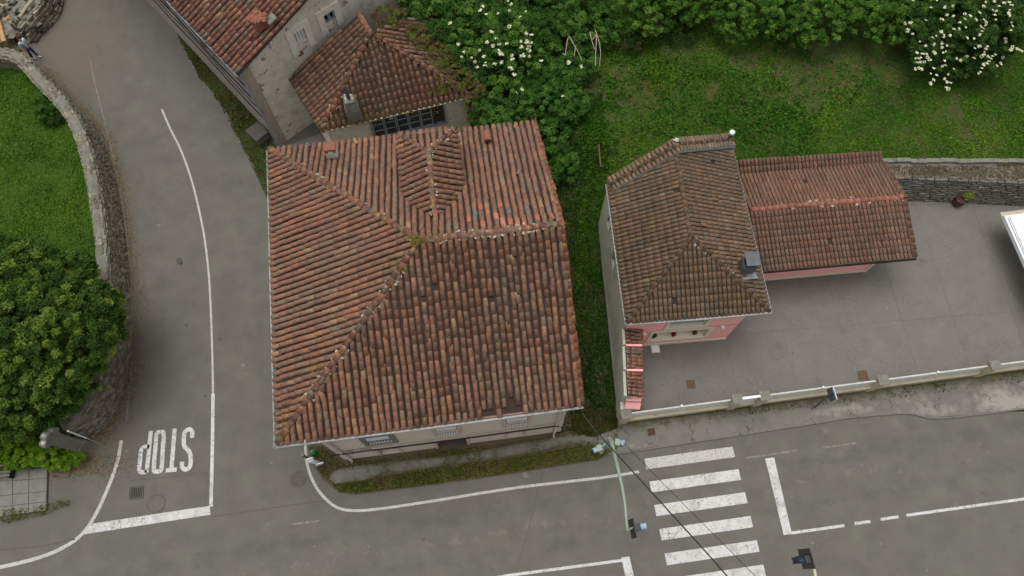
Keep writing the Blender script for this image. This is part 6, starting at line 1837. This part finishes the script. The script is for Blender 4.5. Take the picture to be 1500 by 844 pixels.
# ================================================================== PERSON
def skin(name, chains, m, parent, sub=1, root=0):
    """chains: list of lists of (point, radius); chains after the first start with ('i', index) of an existing vertex"""
    vs, es, rs = [], [], []
    for ch in chains:
        prev = None
        for it in ch:
            if it[0] == 'i': prev = it[1]; continue
            vs.append(it[0]); rs.append(it[1])
            if prev is not None: es.append((prev, len(vs) - 1))
            prev = len(vs) - 1
    o0 = ORG[parent.name]; me = bpy.data.meshes.new(name)
    me.from_pydata([Vector(v) - o0 for v in vs], es, []); me.materials.append(MATS[m])
    o = bpy.data.objects.new(name, me); col.objects.link(o); o.parent = parent; ORG[o.name] = o0
    sk = o.modifiers.new('skin', 'SKIN'); sk.use_smooth_shade = True
    for i, d in enumerate(me.skin_vertices[0].data if me.skin_vertices else []): pass
    bpy.context.view_layer.update()
    if not me.skin_vertices:
        bpy.context.view_layer.objects.active = o; bpy.ops.mesh.customdata_skin_add()
    for i, d in enumerate(me.skin_vertices[0].data): r_ = rs[i]; d.radius = r_ if isinstance(r_, tuple) else (r_, r_); d.use_root = (i == root)
    ss_ = o.modifiers.new('sub', 'SUBSURF'); ss_.levels = sub; ss_.render_levels = sub
    return o


pf = at(53, 85, 0)
man = thing('person', 'person in a pale blue shirt and navy trousers walking away past the wooden gates', 'person', pf)
fw = Vector((.80, -.25, 0)).normalized(); sd_ = Vector((-fw.y, fw.x, 0))


def B(f_, s_, z_): return pf + fw * f_ + sd_ * s_ + Vector((0, 0, z_))


ch = [[(B(0, 0, .95), (.14, .10)), (B(0, 0, 1.12), (.13, .10)), (B(.01, 0, 1.32), (.16, .11)), (B(.01, 0, 1.43), (.10, .08)), (B(.02, 0, 1.50), .055), (B(.03, 0, 1.58), (.07, .085)), (B(.03, 0, 1.66), (.078, .095)), (B(.02, 0, 1.73), (.05, .06))]]
n0 = 8
for s in (-1, 1):
    ch.append([('i', 0), (B(0, s * .10, .88), .095), (B(.03 * s + .02, s * .11, .50), .06), (B(.12 * s, s * .11, .10), .04), (B(.12 * s + .05, s * .11, .045), .04), (B(.12 * s + .15, s * .115, .03), .03)])
    n0 += 5
ai = n0
for s in (-1, 1):
    ch.append([('i', 2), (B(.01, s * .19, 1.40), .055), (B(-.02, s * .25, 1.13), .042), (B(.08, s * .25, .90), .03), (B(.11, s * .25, .84), (.035, .018)), (B(.13, s * .25, .79), (.036, .016))])
    w_i = n0 + 4; n0 += 5
    for k, (df, l_) in enumerate(((-.026, .062), (-.009, .072), (.009, .068), (.025, .055))):
        ch.append([('i', w_i), (B(.14 + df, s * .25, .755), .009), (B(.155 + df, s * .245, .755 - l_ * .6), .007)]); n0 += 2
    ch.append([('i', w_i - 1), (B(.155, s * .235, .81), .010), (B(.17, s * .23, .775), .008)]); n0 += 2
skin('body', ch, 'skin', man, 2)
skin('shirt', [[(B(0, 0, .90), (.175, .135)), (B(0, 0, 1.10), (.165, .13)), (B(.01, 0, 1.33), (.19, .135)), (B(.01, 0, 1.43), (.12, .10))],
               [('i', 2), (B(.01, -.20, 1.40), .075), (B(-.02, -.26, 1.14), .062), (B(.06, -.262, .95), .05)], [('i', 2), (B(.01, .20, 1.40), .075), (B(-.02, .26, 1.14), .062), (B(.06, .262, .95), .05)]], 'shirt', man, 2)
skin('trousers', [[(B(0, 0, .96), (.15, .115)), (B(0, 0, .90), (.15, .12))]] + [[('i', 1), (B(0, s * .10, .82), .105), (B(.03 * s + .03, s * .11, .50), .078), (B(.12 * s, s * .11, .12), .062)] for s in (-1, 1)], 'trousers', man, 2)
for s in (-1, 1):
    x = MB().blob(B(.12 * s + .06, s * .11, .05), .13, 2, (1.0, .45, .42), 0).build('shoe', 'shoe', man, smooth=True)
MB().blob(B(.005, 0, 1.695), .108, 2, (.95, .85, .85), .05).build('hair', 'hair', man, smooth=True)
MB().blob(B(.125, 0, 1.63), .018, 1, (1, .7, 1.3), 0).build('nose', 'skin', man, smooth=True)
for s in (-1, 1):
    MB().blob(B(.02, s * .088, 1.635), .028, 1, (.6, .35, 1), 0).build('ear', 'skin', man, smooth=True)
    MB().blob(B(.10, s * .033, 1.66), .013, 1, (1, 1, .7), 0).build('eye', 'dark', man)
MB().blob(B(.108, 0, 1.59), .02, 1, (.4, 1.2, .3), 0).build('mouth', 'brick_red', man)
